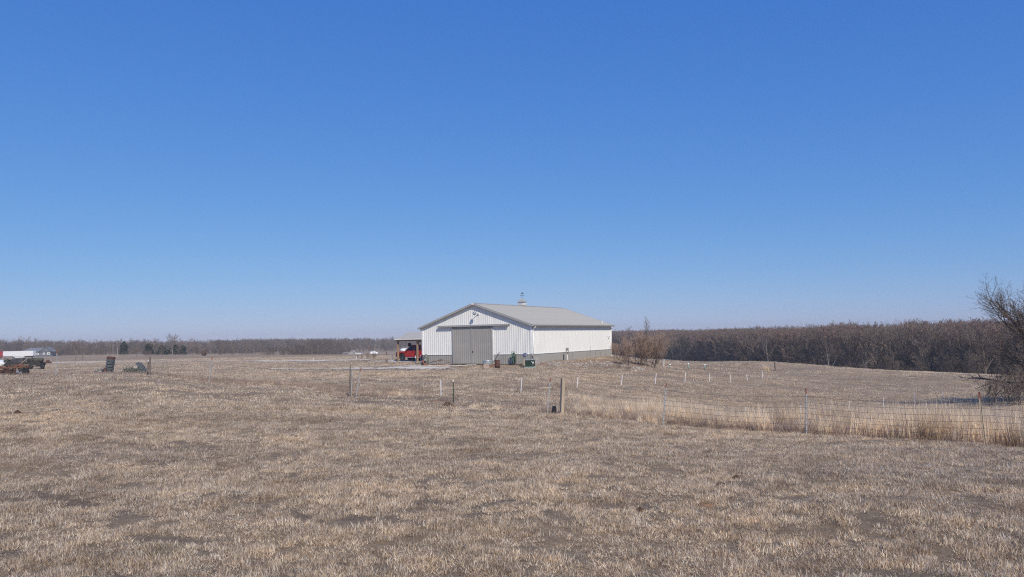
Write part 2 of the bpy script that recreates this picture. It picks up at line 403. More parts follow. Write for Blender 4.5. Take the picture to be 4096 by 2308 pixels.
strip('carport_drive', [(1470, 95, 0.5), (1500, 95, 1.8), (1600, 96, 2.6), (1750, 96, 2.8)])
strip('gravel_drive', [(1080, 73.5, 0.3), (1300, 70.5, 0.7), (1560, 69, 1.6), (1700, 68.5, 2.6), (1790, 68.3, 1.6), (1810, 68.5, 0.5)])
strip('door_approach', [(1560, 71.5, 0.2), (1700, 72.3, 0.7), (1800, 71.8, 0.9), (1880, 72.3, 0.7), (1905, 72.5, 0.3)])
# ------------------------------------------------------------------ the barn
BA = math.radians(28.9)
BC = at_drop(2128, 70.0, 2.5)                    # near corner, ground level
W_, L_, EAVE, SL = 12.2, 19.6, 3.62, 0.345       # width, length, wall height at the eave, roof slope
WAIN = 0.90
barn = empty('barn', BC, -BA, 'long white steel barn with grey double sliding door and grey wainscot', 'barn')
def B(lx, ly, lz=0.0):
    """barn-local to world: lx to the right along the gable (0 = near corner, negative left), ly back along the side"""
    return Vector((BC.x + lx * math.cos(BA) + ly * math.sin(BA), BC.y - lx * math.sin(BA) + ly * math.cos(BA), BC.z + lz))
def top_at(x):                                   # wall height under the roof at local x
    return EAVE + SL * (W_ / 2 - abs(x + W_ / 2))

def rib_profile(w, rib=0.2286, h=0.024, bw=0.075, tw=0.028):
    pts = [(0.0, 0.0)]; k = 0
    n = int(round(w / rib)); rr = w / n
    for k in range(n):
        c = (k + 0.5) * rr
        pts += [(c - bw / 2, 0), (c - tw / 2, h), (c + tw / 2, h), (c + bw / 2, 0)]
        if k < n - 1: pts += [(c + rr * 0.5 - 0.012, 0.0), (c + rr * 0.5, 0.004), (c + rr * 0.5 + 0.012, 0.0)]
    pts.append((w, 0.0)); return pts
def sheet(w, z0, topf, h=0.024):
    """ribbed steel sheet in the xz plane facing -y, 6 mm thick at its edges"""
    b = MB(); pr = rib_profile(w, h=h); n = len(pr); vs = []
    for x, d in pr: vs.append((x, -d, z0))
    for x, d in pr: vs.append((x, -d, topf(x)))
    fs = [(i, i + 1, n + i + 1, n + i) for i in range(n - 1)]
    b.add(vs, fs)
    b.box((0.004, 0.003, (z0 + topf(0)) / 2), (0.006, 0.006, topf(0) - z0))
    return b

def put_sheet(name, me, mtx, parent, cache={}):
    o = link(bpy.data.objects.new(name, me)); o.parent = parent; o.matrix_local = mtx; return o
PW = 0.9144
# core walls behind the sheets
core = MB()
core.prism([(-W_, 0.02), (0, 0.02), (0, EAVE), (-W_ / 2, top_at(-W_ / 2)), (-W_, EAVE)], 0.0, L_)
core.build('wall', M['white_steel'], barn)
# gable sheets: white above the wainscot, grey below, a gap for the door
DX0, DX1, DTOP = -8.55, -4.10, 3.54
ncol = 13; pw = W_ / ncol
def gable_sheets():
    for i in range(ncol):
        x0 = -W_ + i * pw; x1 = x0 + pw
        segs = []
        a, b2 = max(x0, DX0), min(x1, DX1)
        if b2 - a < 0.05: segs = [(x0, x1, WAIN)]
        else:
            segs.append((x0, x1, DTOP))
            if x0 < DX0 - 0.05: segs.append((x0, DX0, 'low'))
            if x1 > DX1 + 0.05: segs.append((DX1, x1, 'low'))
        for s0, s1, z in segs:
            if z == 'low':
                bb = sheet(s1 - s0, WAIN + 0.012, lambda x: DTOP - 0.004); zb = True
            else:
                bb = sheet(s1 - s0, z + 0.012, lambda x, s0=s0: top_at(min(s0 + x, -1e-6)) - 0.01); zb = (z == WAIN)
            me = bb.mesh('siding_sheet', M['white_steel']); put_sheet('siding_sheet', me, Matrix.Translation((s0, -0.012, 0)), barn)
            if zb:
                me = sheet(s1 - s0, 0.0, lambda x: WAIN - 0.02).mesh('wainscot_sheet', M['grey_steel'])
                put_sheet('wainscot_sheet', me, Matrix.Translation((s0, -0.012, 0)), barn)
gable_sheets()
# long side facing right
nside = 22; sw = L_ / nside
me_s = sheet(sw, WAIN + 0.012, lambda x: EAVE - 0.01).mesh('siding_sheet', M['white_steel'])
me_w = sheet(sw, 0.02, lambda x: WAIN - 0.02).mesh('wainscot_sheet', M['grey_steel'])
for i in range(nside):
    mt_ = Matrix.Translation((0.012, i * sw, 0)) @ Matrix.Rotation(PI / 2, 4, 'Z')
    put_sheet('siding_sheet', me_s, mt_, barn); put_sheet('wainscot_sheet', me_w, mt_, barn)
# left side (a few sheets can be seen from a step aside)
for i in range(nside):
    mt_ = Matrix.Translation((-W_ - 0.012, (i + 1) * sw, 0)) @ Matrix.Rotation(-PI / 2, 4, 'Z')
    put_sheet('siding_sheet', me_s, mt_, barn); put_sheet('wainscot_sheet', me_w, mt_, barn)
# trims
def trim(name, c, d, m_='trim_white', **k): 
    b = MB(); b.box(c, d); return b.build(name, M[m_], barn, **k)
trim('corner_trim', (-0.035, -0.05, EAVE / 2 + WAIN / 2), (0.17, 0.03, EAVE - WAIN - 0.06))
trim('corner_trim', (0.05, 0.03, EAVE / 2 + WAIN / 2), (0.03, 0.16, EAVE - WAIN - 0.06))
trim('corner_trim', (-W_ + 0.035, -0.05, EAVE / 2 + WAIN / 2), (0.17, 0.03, EAVE - WAIN - 0.06))
trim('corner_trim', (0.05, L_ - 0.05, EAVE / 2), (0.03, 0.14, EAVE - 0.06))
trim('corner_trim', (-0.035, -0.05, WAIN / 2 - 0.01), (0.17, 0.03, WAIN - 0.03), 'grey_steel')
trim('corner_trim', (0.05, 0.03, WAIN / 2 - 0.01), (0.03, 0.16, WAIN - 0.03), 'grey_steel')
for x0, x1 in ((-W_, DX0), (DX1, 0)):
    trim('belt_trim', ((x0 + x1) / 2, -0.045, WAIN), (x1 - x0 - 0.01, 0.03, 0.035))
trim('belt_trim', (0.045, L_ / 2, WAIN), (0.03, L_, 0.035))
trim('base_trim', (0.05, L_ / 2, 0.03), (0.04, L_, 0.07), 'timber')
# sliding door: two leaves hung on a long track
def door_leaf(x0, x1, handle_x):
    w = x1 - x0
    leaf = sheet(w - 0.02, 0.03, lambda x: DTOP + 0.02, h=0.022); leaf.box((w / 2, 0.03, (DTOP + .05) / 2), (w - 0.02, 0.05, DTOP - .03))
    o = leaf.build('door', M['grey_steel'], barn, loc=(x0, -0.12, 0))
    e = MB(); e.box((0.03, -0.02, DTOP / 2), (0.06, 0.05, DTOP - 0.04)); e.build('door_edge_trim', M['trim_grey'], o)
    e = MB(); e.box((w - 0.05, -0.02, DTOP / 2), (0.06, 0.05, DTOP - 0.04)); e.build('door_edge_trim', M['trim_grey'], o)
    if handle_x < 1: h = MB(); h.box((handle_x, -0.065, 1.18), (0.06, 0.06, 0.16)); h.build('handle', M['dark_iron'], o)
    return o
MIDX = (DX0 + DX1) / 2 - 0.03
door_leaf(DX0, MIDX, MIDX - DX0 - 0.10); door_leaf(MIDX, DX1, 0.10)
b = MB(); b.box((-6.21, -0.17, DTOP + 0.16), (7.98, 0.26, 0.03)); b.box((-6.21, -0.29, DTOP + 0.10), (7.98, 0.02, 0.14)); b.box((-6.21, -0.05, DTOP + 0.10), (7.98, 0.02, 0.14))
b.build('door_track', M['trim_grey'], barn)
for x in (DX0 - 0.06, DX1 + 0.06): trim('door_jamb', (x, -0.055, DTOP / 2), (0.10, 0.05, DTOP - 0.02), 'trim_grey' if x < -5 else 'trim_white')
# roof
OV = 0.28; OE = 0.30; RT = 0.045
half = W_ / 2 + OE; rl = math.hypot(half, half * SL); rang = math.atan(SL)
RZ = top_at(-W_ / 2) + 0.06                      # ridge height
nr_ = 23; RL_ = L_ + 2 * OV; rw = RL_ / nr_
me_r = sheet(rw, 0.0, lambda x: rl, h=0.02).mesh('roof_sheet', M['roof_steel'])
for i in range(nr_):
    # right slope: sheet x runs along the barn, its length runs up the slope
    mt_ = Matrix.Translation((-W_ / 2 + half, -OV + i * rw, RZ - half * SL)) @ Matrix.Rotation(PI / 2, 4, 'Z') @ Matrix.Rotation(-(PI / 2 - rang), 4, 'X')
    put_sheet('roof_sheet', me_r, mt_, barn)
    mt_ = Matrix.Translation((-W_ / 2 - half, -OV + (i + 1) * rw, RZ - half * SL)) @ Matrix.Rotation(-PI / 2, 4, 'Z') @ Matrix.Rotation(-(PI / 2 - rang), 4, 'X')
    put_sheet('roof_sheet', me_r, mt_, barn)
def slope_bar(name, side, y0, y1, d0, d1, mm, xin=0.0):
    """a bar that follows one roof slope, between depth d0 and d1 below the sheet"""
    b = MB(); s = side; x_e = -W_ / 2 + s * (half - 0.005); xr = -W_ / 2 + s * xin
    ze, zr = RZ - (half - 0.005) * SL, RZ - xin * SL
    poly = [(xr, zr - d0), (x_e, ze - d0), (x_e, ze - d1), (xr, zr - d1)]
    b.prism(poly, y0, y1); return b.build(name, mm, barn)
for s in (1, -1):
    slope_bar('roof_deck', s, -OV + 0.03, L_ + OV - 0.03, 0.008, 0.05, M['trim_grey'])
    slope_bar('rake_trim', s, -OV - 0.02, -OV + 0.028, -0.03, 0.16, M['trim_grey'])
    slope_bar('rake_trim', s, L_ + OV - 0.028, L_ + OV + 0.02, -0.03, 0.16, M['trim_grey'])
b = MB(); b.prism([(-W_ / 2 - .2, RZ - .2 * SL + 0.027), (-W_ / 2, RZ + 0.05), (-W_ / 2 + .2, RZ - .2 * SL + 0.027), (-W_ / 2 + .2, RZ - .2 * SL + 0.022), (-W_ / 2, RZ + 0.03), (-W_ / 2 - .2, RZ - .2 * SL + .022)], -OV - 0.03, L_ + OV + 0.03)
b.build('ridge_cap', M['grey_steel'], barn)
b = MB(); b.box((-W_ / 2, -OV - 0.04, RZ - 0.07), (0.24, 0.03, 0.15)); b.build('peak_cap', M['trim_white'], barn)
ez = RZ - half * SL
for s in (1, -1):
    x = -W_ / 2 + s * (half + 0.05)
    b = MB(); b.prism([(x - 0.06, ez - 0.01), (x - 0.06, ez - 0.11), (x - 0.03, ez - 0.13), (x + 0.03, ez - 0.13), (x + 0.065, ez - 0.02), (x + 0.05, ez - 0.02), (x + 0.02, ez - 0.115), (x - 0.03, ez - 0.115), (x - 0.05, ez - 0.10), (x - 0.05, ez - 0.01)], -OV, L_ + OV)
    b.build('gutter', M['trim_grey'], barn)
    for y in (0.18, L_ - 0.10):
        b = MB(); w = -W_ / 2 + s * (W_ / 2 + 0.09)
        b.path([(x, y, ez - 0.12), (x - s * 0.02, y, ez - 0.22), (w, y, ez - 0.40)], 0.045, n=8)
        b.path([(w, y, ez - 0.38), (w, y, 0.22)], 0.042, n=8); b.path([(w, y, 0.24), (w + s * 0.30, y, 0.10)], 0.042, n=8)
        b.build('downspout', M['trim_white'], barn, smooth=True)
# roof vent pipe and wall floodlight near the back
b = MB(); vx = -0.35; vz = RZ - (vx + W_ / 2) * SL
b.tube((vx, L_ - 1.7, vz - 0.02), (vx, L_ - 1.7, vz + 0.22), 0.06, n=10); b.tube((vx, L_ - 1.7, vz + 0.18), (vx, L_ - 1.7, vz + 0.30), 0.085, n=10)
b.build('vent_pipe', M['trim_white'], barn, smooth=False)
b = MB(); b.box((0.10, L_ - 1.0, 2.45), (0.12, 0.13, 0.14)); b.tube((0.16, L_ - 1.0, 2.42), (0.28, L_ - 1.0, 2.33), 0.04, 0.08, n=10)
b.build('wall_lamp', M['trim_white'], barn)
# yard light near the gable peak: junction box, arm, caged round head
gl = MB(); gx = -5.75; gzz = 4.80
gl.box((gx + 0.15, -0.09, gzz - 0.02), (0.13, 0.10, 0.16)); gl.path([(gx + 0.15, -0.12, gzz + 0.02), (gx + 0.05, -0.34, gzz + 0.10), (gx - 0.02, -0.52, gzz + 0.06)], 0.022)
gl_o = gl.build('yard_light', M['trim_white'], barn)
hd = MB(); rt = Matrix.Rotation(math.radians(78), 3, 'X')
hd.lathe([(0.02, 0.10), (0.10, 0.09), (0.165, 0.02), (0.185, -0.05), (0.17, -0.05), (0.15, 0.01), (0.09, 0.06), (0.02, 0.07)], 18, (gx - 0.02, -0.56, gzz), rt, closed=True)
hd.build('lamp_head', M['galv'], gl_o, smooth=True)
cg = MB()
for k in range(6):
    a = k * PI / 3; cg.box((gx - 0.02 + 0.1 * math.cos(a), -0.60, gzz + 0.1 * math.sin(a)), (0.045, 0.03, 0.13), rot=Matrix.Rotation(-a + 0.6, 3, 'Y'))
cg.build('lamp_cage', M['dark_iron'], gl_o)
# cupola with weathervane
CY = 9.75; CX = -W_ / 2
cb = MB(); cb.box((CX, CY, RZ - 0.04), (0.74, 0.74, 0.28)); cup = cb.build('cupola', M['roof_steel'], barn)
b = MB(); b.box((CX, CY, RZ + 0.25), (0.66, 0.66, 0.36)); b.build('louvre_box', M['trim_white'], cup)
lv = MB()
for z in range(5):
    zz = RZ + 0.13 + z * 0.062
    lv.box((CX, CY - 0.335, zz), (0.52, 0.02, 0.035), rot=Matrix.Rotation(0.5, 3, 'X')); lv.box((CX + 0.335, CY, zz), (0.02, 0.52, 0.035), rot=Matrix.Rotation(0.5, 3, 'Y'))
lv.build('louvre', M['trim_white'], cup)
b = MB(); b.add([(CX - .44, CY - .44, RZ + .42), (CX + .44, CY - .44, RZ + .42), (CX + .44, CY + .44, RZ + .42), (CX - .44, CY + .44, RZ + .42),
                 (CX - .16, CY - .16, RZ + .66), (CX + .16, CY - .16, RZ + .66), (CX + .16, CY + .16, RZ + .66), (CX - .16, CY + .16, RZ + .66), (CX, CY, RZ + .84)],
                [(3, 2, 1, 0), (0, 1, 5, 4), (1, 2, 6, 5), (2, 3, 7, 6), (3, 0, 4, 7), (4, 5, 8), (5, 6, 8), (6, 7, 8), (7, 4, 8)])
b.build('cupola_roof', M['roof_steel'], cup)
b = MB(); z = RZ + 0.80
b.tube((CX, CY, z), (CX, CY, z + 0.66), 0.014, n=6); b.tube((CX - .24, CY + .05, z + .30), (CX + .24, CY - .05, z + .30), 0.012, n=6); b.tube((CX - .05, CY - .2, z + .30), (CX + .05, CY + .2, z + .30), 0.012, n=6)
for dx, dy in ((-.24, .05), (.24, -.05)): b.box((CX + dx, CY + dy, z + .30), (0.05, 0.02, 0.06))
b.lathe([(0.0, -0.04), (0.04, 0), (0.0, 0.04)], 8, (CX, CY, z + 0.18))
b.tube((CX - .15, CY + .05, z + .52), (CX + .16, CY - .05, z + .52), 0.012, n=6)
b.prism([(CX + .12, z + .50), (CX + .24, z + .46), (CX + .22, z + .58)], CY - .06, CY - .04); b.prism([(CX - .10, z + .53), (CX + .05, z + .53), (CX + .08, z + .66), (CX, z + .60), (CX - .08, z + .62)], CY - .01, CY + .01)
b.build('weathervane', M['dark_iron'], cup)

# ------------------------------------------------------------------ carport on the left of the barn
cpz = -0.0
KS = 1.16
_c0 = B(-W_ - 0.1, 3.6); _c0 = Vector((_c0.x * KS, _c0.y * KS, CAMZ - 2.82))
car = empty('carport', _c0, -BA, 'timber carport with pale metal roof behind the left side of the barn', 'carport'); car.scale = (KS, KS, KS)
# carport-local: x to the right along barn gable direction (0 at barn wall, negative left), y back
CW, CD, CE, CR = 6.05, 4.7, 2.42, 3.08
def cpost(x, y):
    b = MB(); b.box((x, y, (CE - .12) / 2 - 0.15), (0.15, 0.15, CE - 0.12 + 0.3)); return b.build('post', M['timber'], car)
for x in (-5.70, -3.15, -0.3):
    for y in (0.0, CD): cpost(x, y)
for y in (0.0, CD):
    b = MB(); b.box((-CW / 2 + .08, y - 0.10 * (1 if y == 0 else -1), CE - 0.09), (CW - .2, 0.05, 0.26)); b.build('beam', M['timber'], car)
for i in range(6):
    x = -0.3 - i * 1.12
    b = MB(); b.path([(x, -0.25, CE + 0.05), (x, CD / 2, CR - 0.06), (x, CD + 0.25, CE + 0.05)], 0.04, n=4); b.box((x, CD / 2, CE - 0.02), (0.05, CD, 0.1)); b.build('rafter', M['timber'], car)
hl = math.hypot(CD / 2 + 0.35, CR - CE + 0.1)
ca = math.atan2(CR - CE + 0.10, CD / 2 + 0.35); nn = 7; cw_ = (CW - 0.10) / nn
me_c = sheet(cw_, 0, lambda x: hl, h=0.018).mesh('roof_sheet', M['roof_steel'])
for i in range(nn):
    x0 = -CW + 0.12 + i * cw_
    put_sheet('roof_sheet', me_c, Matrix.Translation((x0, -0.35, CE + 0.02)) @ Matrix.Rotation(-(PI / 2 - ca), 4, 'X'), car)
    put_sheet('roof_sheet', me_c, Matrix.Translation((x0 + cw_, CD + 0.35, CE + 0.02)) @ Matrix.Rotation(PI, 4, 'Z') @ Matrix.Rotation(-(PI / 2 - ca), 4, 'X'), car)
b = MB(); b.box((-CW / 2 + 0.07, -0.36, CE - 0.01), (CW - 0.10, 0.03, 0.09)); b.build('eave_trim', M['trim_white'], car)
b = MB(); b.prism([(CD / 2 - .18, CR - 0.03), (CD / 2, CR + 0.045), (CD / 2 + .18, CR - 0.03), (CD / 2, CR + 0.02)], -CW + 0.12, 0.02, axis='x'); b.build('ridge_cap', M['grey_steel'], car)
for x in (-4.9, -3.95, -2.9):
    b = MB(); b.lathe([(0.0, 0.0), (0.035, -0.02), (0.05, -0.07), (0.03, -0.11), (0.0, -0.12)], 10, (x, 0.35, CE - 0.16)); b.box((x, 0.35, CE - .12), (.05, .05, .1)); b.build('rafter_bracket', M['white_plastic'], car)  # small white parts standing in for the brackets at the rafter tips, no lamps

# ------------------------------------------------------------------ the red pickup under the carport
def pickup():
    L, Wd = 4.85, 1.62
    rt = empty('pickup_truck', (0, 0, 0), 0, 'red pickup truck with dark windows parked under the timber carport', 'pickup truck')
    # truck-local: nose at x=0 pointing -x, body to +x; near (driver) side at y=-Wd/2
    def arch(cx, r, z0, n=8): return [(cx + r * math.cos(PI * k / n), z0 + r * math.sin(PI * k / n)) for k in range(n, -1, -1)]
    low = 0.36
    body = [(0.10, 0.42), (0.02, 0.55), (0.03, 0.86), (0.16, 0.95), (0.5, 0.985), (1.42, 1.03), (3.30, 1.06), (3.34, 1.02), (4.80, 1.03), (4.84, 0.5)]
    bot = [(4.74, low + 0.1)] + arch(3.82, 0.40, low + 0.05)[::-1] + [(3.35, low)] + [(1.25, low)] + arch(0.83, 0.40, low + 0.05)[::-1] + [(0.32, low + 0.06)]
    bd = MB(); bd.prism(body + bot, -Wd / 2, Wd / 2); bo = bd.build('body', M['red_paint'], rt, bevel=0.03)
    bed = MB(); bed.box((4.08, 0, 1.02), (1.34, Wd - 0.16, 0.06)); bed.build('bed_liner', M['black'], bo)
    # cab greenhouse tapering to the roof
    def ring(pts, y): return [(x, y, z) for x, z in pts]
    lo = [(1.25, 1.02), (3.32, 1.05)]; cab = MB()
    a = [(1.22, 1.02), (1.88, 1.60), (2.1, 1.66), (3.05, 1.665), (3.2, 1.62), (3.33, 1.05)]
    yl = [0.78, 0.64, 0.60, 0.60, 0.62, 0.76]
    vs = [(x, -y, z) for (x, z), y in zip(a, yl)] + [(x, y, z) for (x, z), y in zip(a, yl)]
    n = 6; fs = [(k, (k + 1) % n, n + (k + 1) % n, n + k) for k in range(n)] + [tuple(range(n - 1, -1, -1)), tuple(range(n, 2 * n))]
    cab.add(vs, fs); cab.build('cab', M['red_paint'], rt, bevel=0.02)
    def pane(pts, name, out):
        """glass pane: pts on the cab side (x,z) at local half width"""
        q = MB()
        def yy(z): return 0.78 + (0.61 - 0.78) * (z - 1.03) / 0.63
        for s in (-1, 1):
            vs = [(x, s * (yy(z) + out), z) for x, z in pts] + [(x, s * (yy(z) - 0.02), z) for x, z in pts]
            k = len(pts); q.add(vs, [tuple(range(k)), tuple(range(k, 2 * k))] + [(i, (i + 1) % k, k + (i + 1) % k, k + i) for i in range(k)])
        return q.build(name, M['glass'], rt)
    pane([(1.42, 1.08), (1.92, 1.55), (2.28, 1.58), (2.30, 1.09)], 'side_window', 0.012)
    pane([(2.46, 1.10), (2.46, 1.57), (3.02, 1.58), (3.14, 1.11)], 'side_window', 0.012)
    ws = MB(); d = Vector((1.88 - 1.22, 0, 0.58)).normalized(); nrm = Vector((-0.58, 0, 0.66)).normalized() * 0.012
    p = [Vector((1.27, -.68, 1.07)) + nrm, Vector((1.27, .68, 1.07)) + nrm, Vector((1.83, .58, 1.56)) + nrm, Vector((1.83, -.58, 1.56)) + nrm]
    ws.add(p + [v - nrm * 2 for v in p], [(0, 1, 2, 3), (7, 6, 5, 4), (0, 1, 5, 4), (1, 2, 6, 5), (2, 3, 7, 6), (3, 0, 4, 7)]); ws.build('windscreen', M['glass'], rt)
    for x0, x1 in ((1.34, 2.38),):
        dr = MB(); dr.box(((x0 + x1) / 2, -Wd / 2 - 0.004, 0.74), (x1 - x0, 0.02, 0.60)); do = dr.build('door', M['red_paint'], rt, bevel=0.008)
        h = MB(); h.box((x1 - 0.12, -Wd / 2 - 0.03, 0.95), (0.14, 0.03, 0.035)); h.build('handle', M['black'], do)
    mr = MB(); mr.box((1.52, -Wd / 2 - 0.12, 1.13), (0.10, 0.2, 0.15)); mr.build('mirror', M['black'], rt, bevel=0.02)
    bp = MB(); bp.box((0.0, 0, 0.48), (0.16, Wd + 0.02, 0.17)); bp.build('bumper', M['chrome'], rt, bevel=0.03)
    bp = MB(); bp.box((4.88, 0, 0.48), (0.14, Wd, 0.16)); bp.build('bumper', M['chrome'], rt, bevel=0.03)
    gr = MB(); gr.box((0.02, 0, 0.72), (0.05, 0.95, 0.22)); gr.build('grille', M['black'], rt)
    for y in (-.62, .62):
        h = MB(); h.box((0.03, y, 0.74), (0.06, 0.26, 0.17)); h.build('headlight', M['chrome'], rt, bevel=0.02)
    st = MB(); st.tube((1.3, -Wd / 2 - 0.02, 0.33), (3.3, -Wd / 2 - 0.02, 0.33), 0.035, n=8); st.build('side_step', M['chrome'], rt)
    fl = MB()
    for cx in (0.83, 3.82):
        for s in (-1, 1):
            fl.add([(cx + 0.44 * math.cos(PI * k / 10), s * (Wd / 2 + 0.015 + dd), low + 0.05 + 0.44 * math.sin(PI * k / 10)) for dd in (0, -0.06) for k in range(11)] +
                   [(cx + 0.385 * math.cos(PI * k / 10), s * (Wd / 2 + 0.015), low + 0.05 + 0.385 * math.sin(PI * k / 10)) for k in range(11)],
                   [(k, k + 1, 12 + k, 11 + k) for k in range(10)] + [(k, k + 1, 23 + k, 22 + k) for k in range(10)])
    fl.build('wheel_arch_flare', M['black'], rt)
    ax = MB(); ax.tube((.83, -.7, .35), (.83, .7, .35), .05); ax.tube((3.82, -.7, .35), (3.82, .7, .35), .05); ax.box((2.4, 0, .38), (4.2, .7, .12)); ax.build('chassis', M['black'], rt)
    tp = [(0.20, -0.11), (0.33, -0.12), (0.355, -0.09), (0.36, 0), (0.355, 0.09), (0.33, 0.12), (0.20, 0.11)]
    for cx in (0.83, 3.82):
        for s in (-1, 1):
            w = empty('wheel', (cx, s * (Wd / 2 - 0.12), 0.36)); w.parent = rt
            R = Matrix.Rotation(PI / 2 * s, 3, 'X')
            t = MB(); t.lathe(tp, 22, rot=R, closed=True); t.build('tyre', M['rubber_black'], w, smooth=True)
            r = MB(); r.lathe([(0.0, 0.05), (0.06, 0.075), (0.07, 0.05), (0.15, 0.04), (0.2, 0.09), (0.215, 0.1), (0.215, -0.1)], 20, rot=R)
            for k in range(6):
                a_ = k * PI / 3; r.box(R @ Vector((0.12 * math.cos(a_), 0.12 * math.sin(a_), 0.06)), (0.05, 0.03, 0.05))
            r.build('rim', M['chrome'], w, smooth=False)
    return rt
trk = pickup()
tp_ = on_ground(1601, 96.5); trk.location = (tp_.x, tp_.y, tp_.z + 0.10); trk.scale = (KS, KS, KS); trk.rotation_euler = (0, 0, -BA)

# dark things hanging / standing under the carport
def hangit(px, py, Y): return at(px, py, Y)
p = at(1638, 1380, 97.5)
b = MB(); b.lathe([(0.0, 0.26), (0.12, 0.25), (0.2, 0.12), (0.22, -0.1), (0.15, -0.2), (0.0, -0.2)], 12); b.box((0.14, 0, 0.06), (0.16, .1, .34)); b.box((-0.16, 0, 0.1), (0.1, .1, .3)); b.tube((0, 0, 0.2), (0, 0, 0.5), 0.012)
o = b.build('hanging_bundle', M['black'], loc=p); tag(o, 'black bundle hanging from the carport beam above the pickup windscreen', 'bundle')
eq = empty('tractor', on_ground(1684, 97.0), -BA, 'dark tractor with upright roll bar beside the barn wall behind the pickup', 'tractor'); eq.scale = (1.16, 1.16, 1.16)
b = MB(); b.box((0, 0, 0.75), (1.0, 0.5, 0.45)); b.box((0.3, 0, 1.1), (.35, .45, .4)); b.build('body', M['dark_iron'], eq, bevel=0.03)
b = MB()
for y in (-.3, .3): b.tube((-.1, y, .7), (-.1, y, 2.1), .045)
b.tube((-.1, -.3, 2.1), (-.1, .3, 2.1), .045); b.build('roll_bar', M['black'], eq)
for y in (-.45, .45):
    b = MB(); b.lathe([(0.25, -.12), (.48, -.12), (.52, 0), (.48, .12), (.25, .12)], 18, (0.25, y, .5), Matrix.Rotation(PI / 2, 3, 'X'), closed=True); b.lathe([(0, .02), (.26, .02)], 18, (0.25, y, .5), Matrix.Rotation(PI / 2, 3, 'X')); b.build('wheel', M['rubber_black'], eq, smooth=True)
    b = MB(); b.lathe([(0.12, -.08), (.26, -.08), (.28, 0), (.26, .08), (.12, .08)], 14, (-.6, y * .8, .28), Matrix.Rotation(PI / 2, 3, 'X'), closed=True); b.lathe([(0, .02), (.13, .02)], 14, (-.6, y * .8, .28), Matrix.Rotation(PI / 2, 3, 'X')); b.build('wheel', M['rubber_black'], eq, smooth=True)

# ------------------------------------------------------------------ things standing round the barn
def thing_at(mb, name, mm, pos, label, cat, rz=0.0, group=None, **k):
    o = mb.build(name, mm, loc=pos, **k); o.rotation_euler = (0, 0, rz); return tag(o, label, cat, group)
def G(px, Y, lift=0.0): v = on_ground(px, Y); v.z += lift; return v
# stock tank
st = empty('stock_tank', G(1950, 71.2), 0, 'round galvanised stock tank in front of the grey sliding door', 'stock tank')
b = MB(); R0_, H0_ = 0.44, 0.44
b.lathe([(0, 0.02), (R0_, 0.02), (R0_, 0.0), (R0_ + .015, .06), (R0_, .12), (R0_, .2), (R0_ + .012, .24), (R0_, .28), (R0_, .34), (R0_ + .012, .38), (R0_, H0_), (R0_ - .02, H0_), (R0_ - .02, 0.05), (0, 0.05)], 28)
b.build('tank_wall', M['galv'], st, smooth=True)
b = MB(); b.lathe([(R0_ - 0.02 + 0.025 * math.cos(t), H0_ + 0.025 * math.sin(t)) for t in np.linspace(0, 2 * PI, 7)[:-1]], 28, closed=True); b.build('tank_rim', M['galv'], st, smooth=True)
# pole leaning over the tank
a, c = at(1966, 1432, 71.0), at(1998, 1410, 71.6)
b = MB(); b.tube((0, 0, 0), c - a, 0.03, n=8); b.lathe([(0.0, -.04), (.045, 0), (0, .04)], 8, c - a); thing_at(b, 'pole', M['grey_wood'], a, 'grey pole resting on the stock tank and pointing up right', 'pole')
a2 = G(1968, 70.6); c2 = at(1980, 1440, 70.8)
b = MB(); b.tube((0, 0, 0.02), c2 - a2, 0.045, 0.03, n=8); b.box(c2 - a2, (.14, .08, .14)); thing_at(b, 'log', M['wood_dark'], a2, 'short dark log propped between the stock tank and the rusty barrel', 'log')
# rusty barrel
br = empty('barrel', G(1989.5, 66.3, -0.02), 0, 'rusty brown steel barrel standing upright in front of the barn', 'barrel')
b = MB(); b.lathe([(0, 0.02), (.215, .02), (.22, 0.0), (.22, .26), (.228, .28), (.22, .3), (.22, .5), (.228, .52), (.22, .54), (.22, .72), (.228, .74), (.21, .74), (.205, .10), (0, .08)], 24)
b.build('drum', M['rust'], br, smooth=True)
b = MB(); b.lathe([(.218 + .012 * math.cos(t), .735 + .012 * math.sin(t)) for t in np.linspace(0, 2 * PI, 7)[:-1]], 24, closed=True); b.build('rim', M['rust'], br, smooth=True)
# tilted round stone slab
b = MB(); b.lathe([(0, -.03), (.30, -.035), (.315, 0), (.30, .035), (0, .03)], 11, rot=Matrix.Rotation(math.radians(52), 3, 'X') @ Matrix.Rotation(math.radians(14), 3, 'Y'))
thing_at(b, 'stone_slab', M['slab'], G(1945, 66.8, 0.16), 'tan round stone slab lying tilted left of the rusty barrel', 'stone slab')
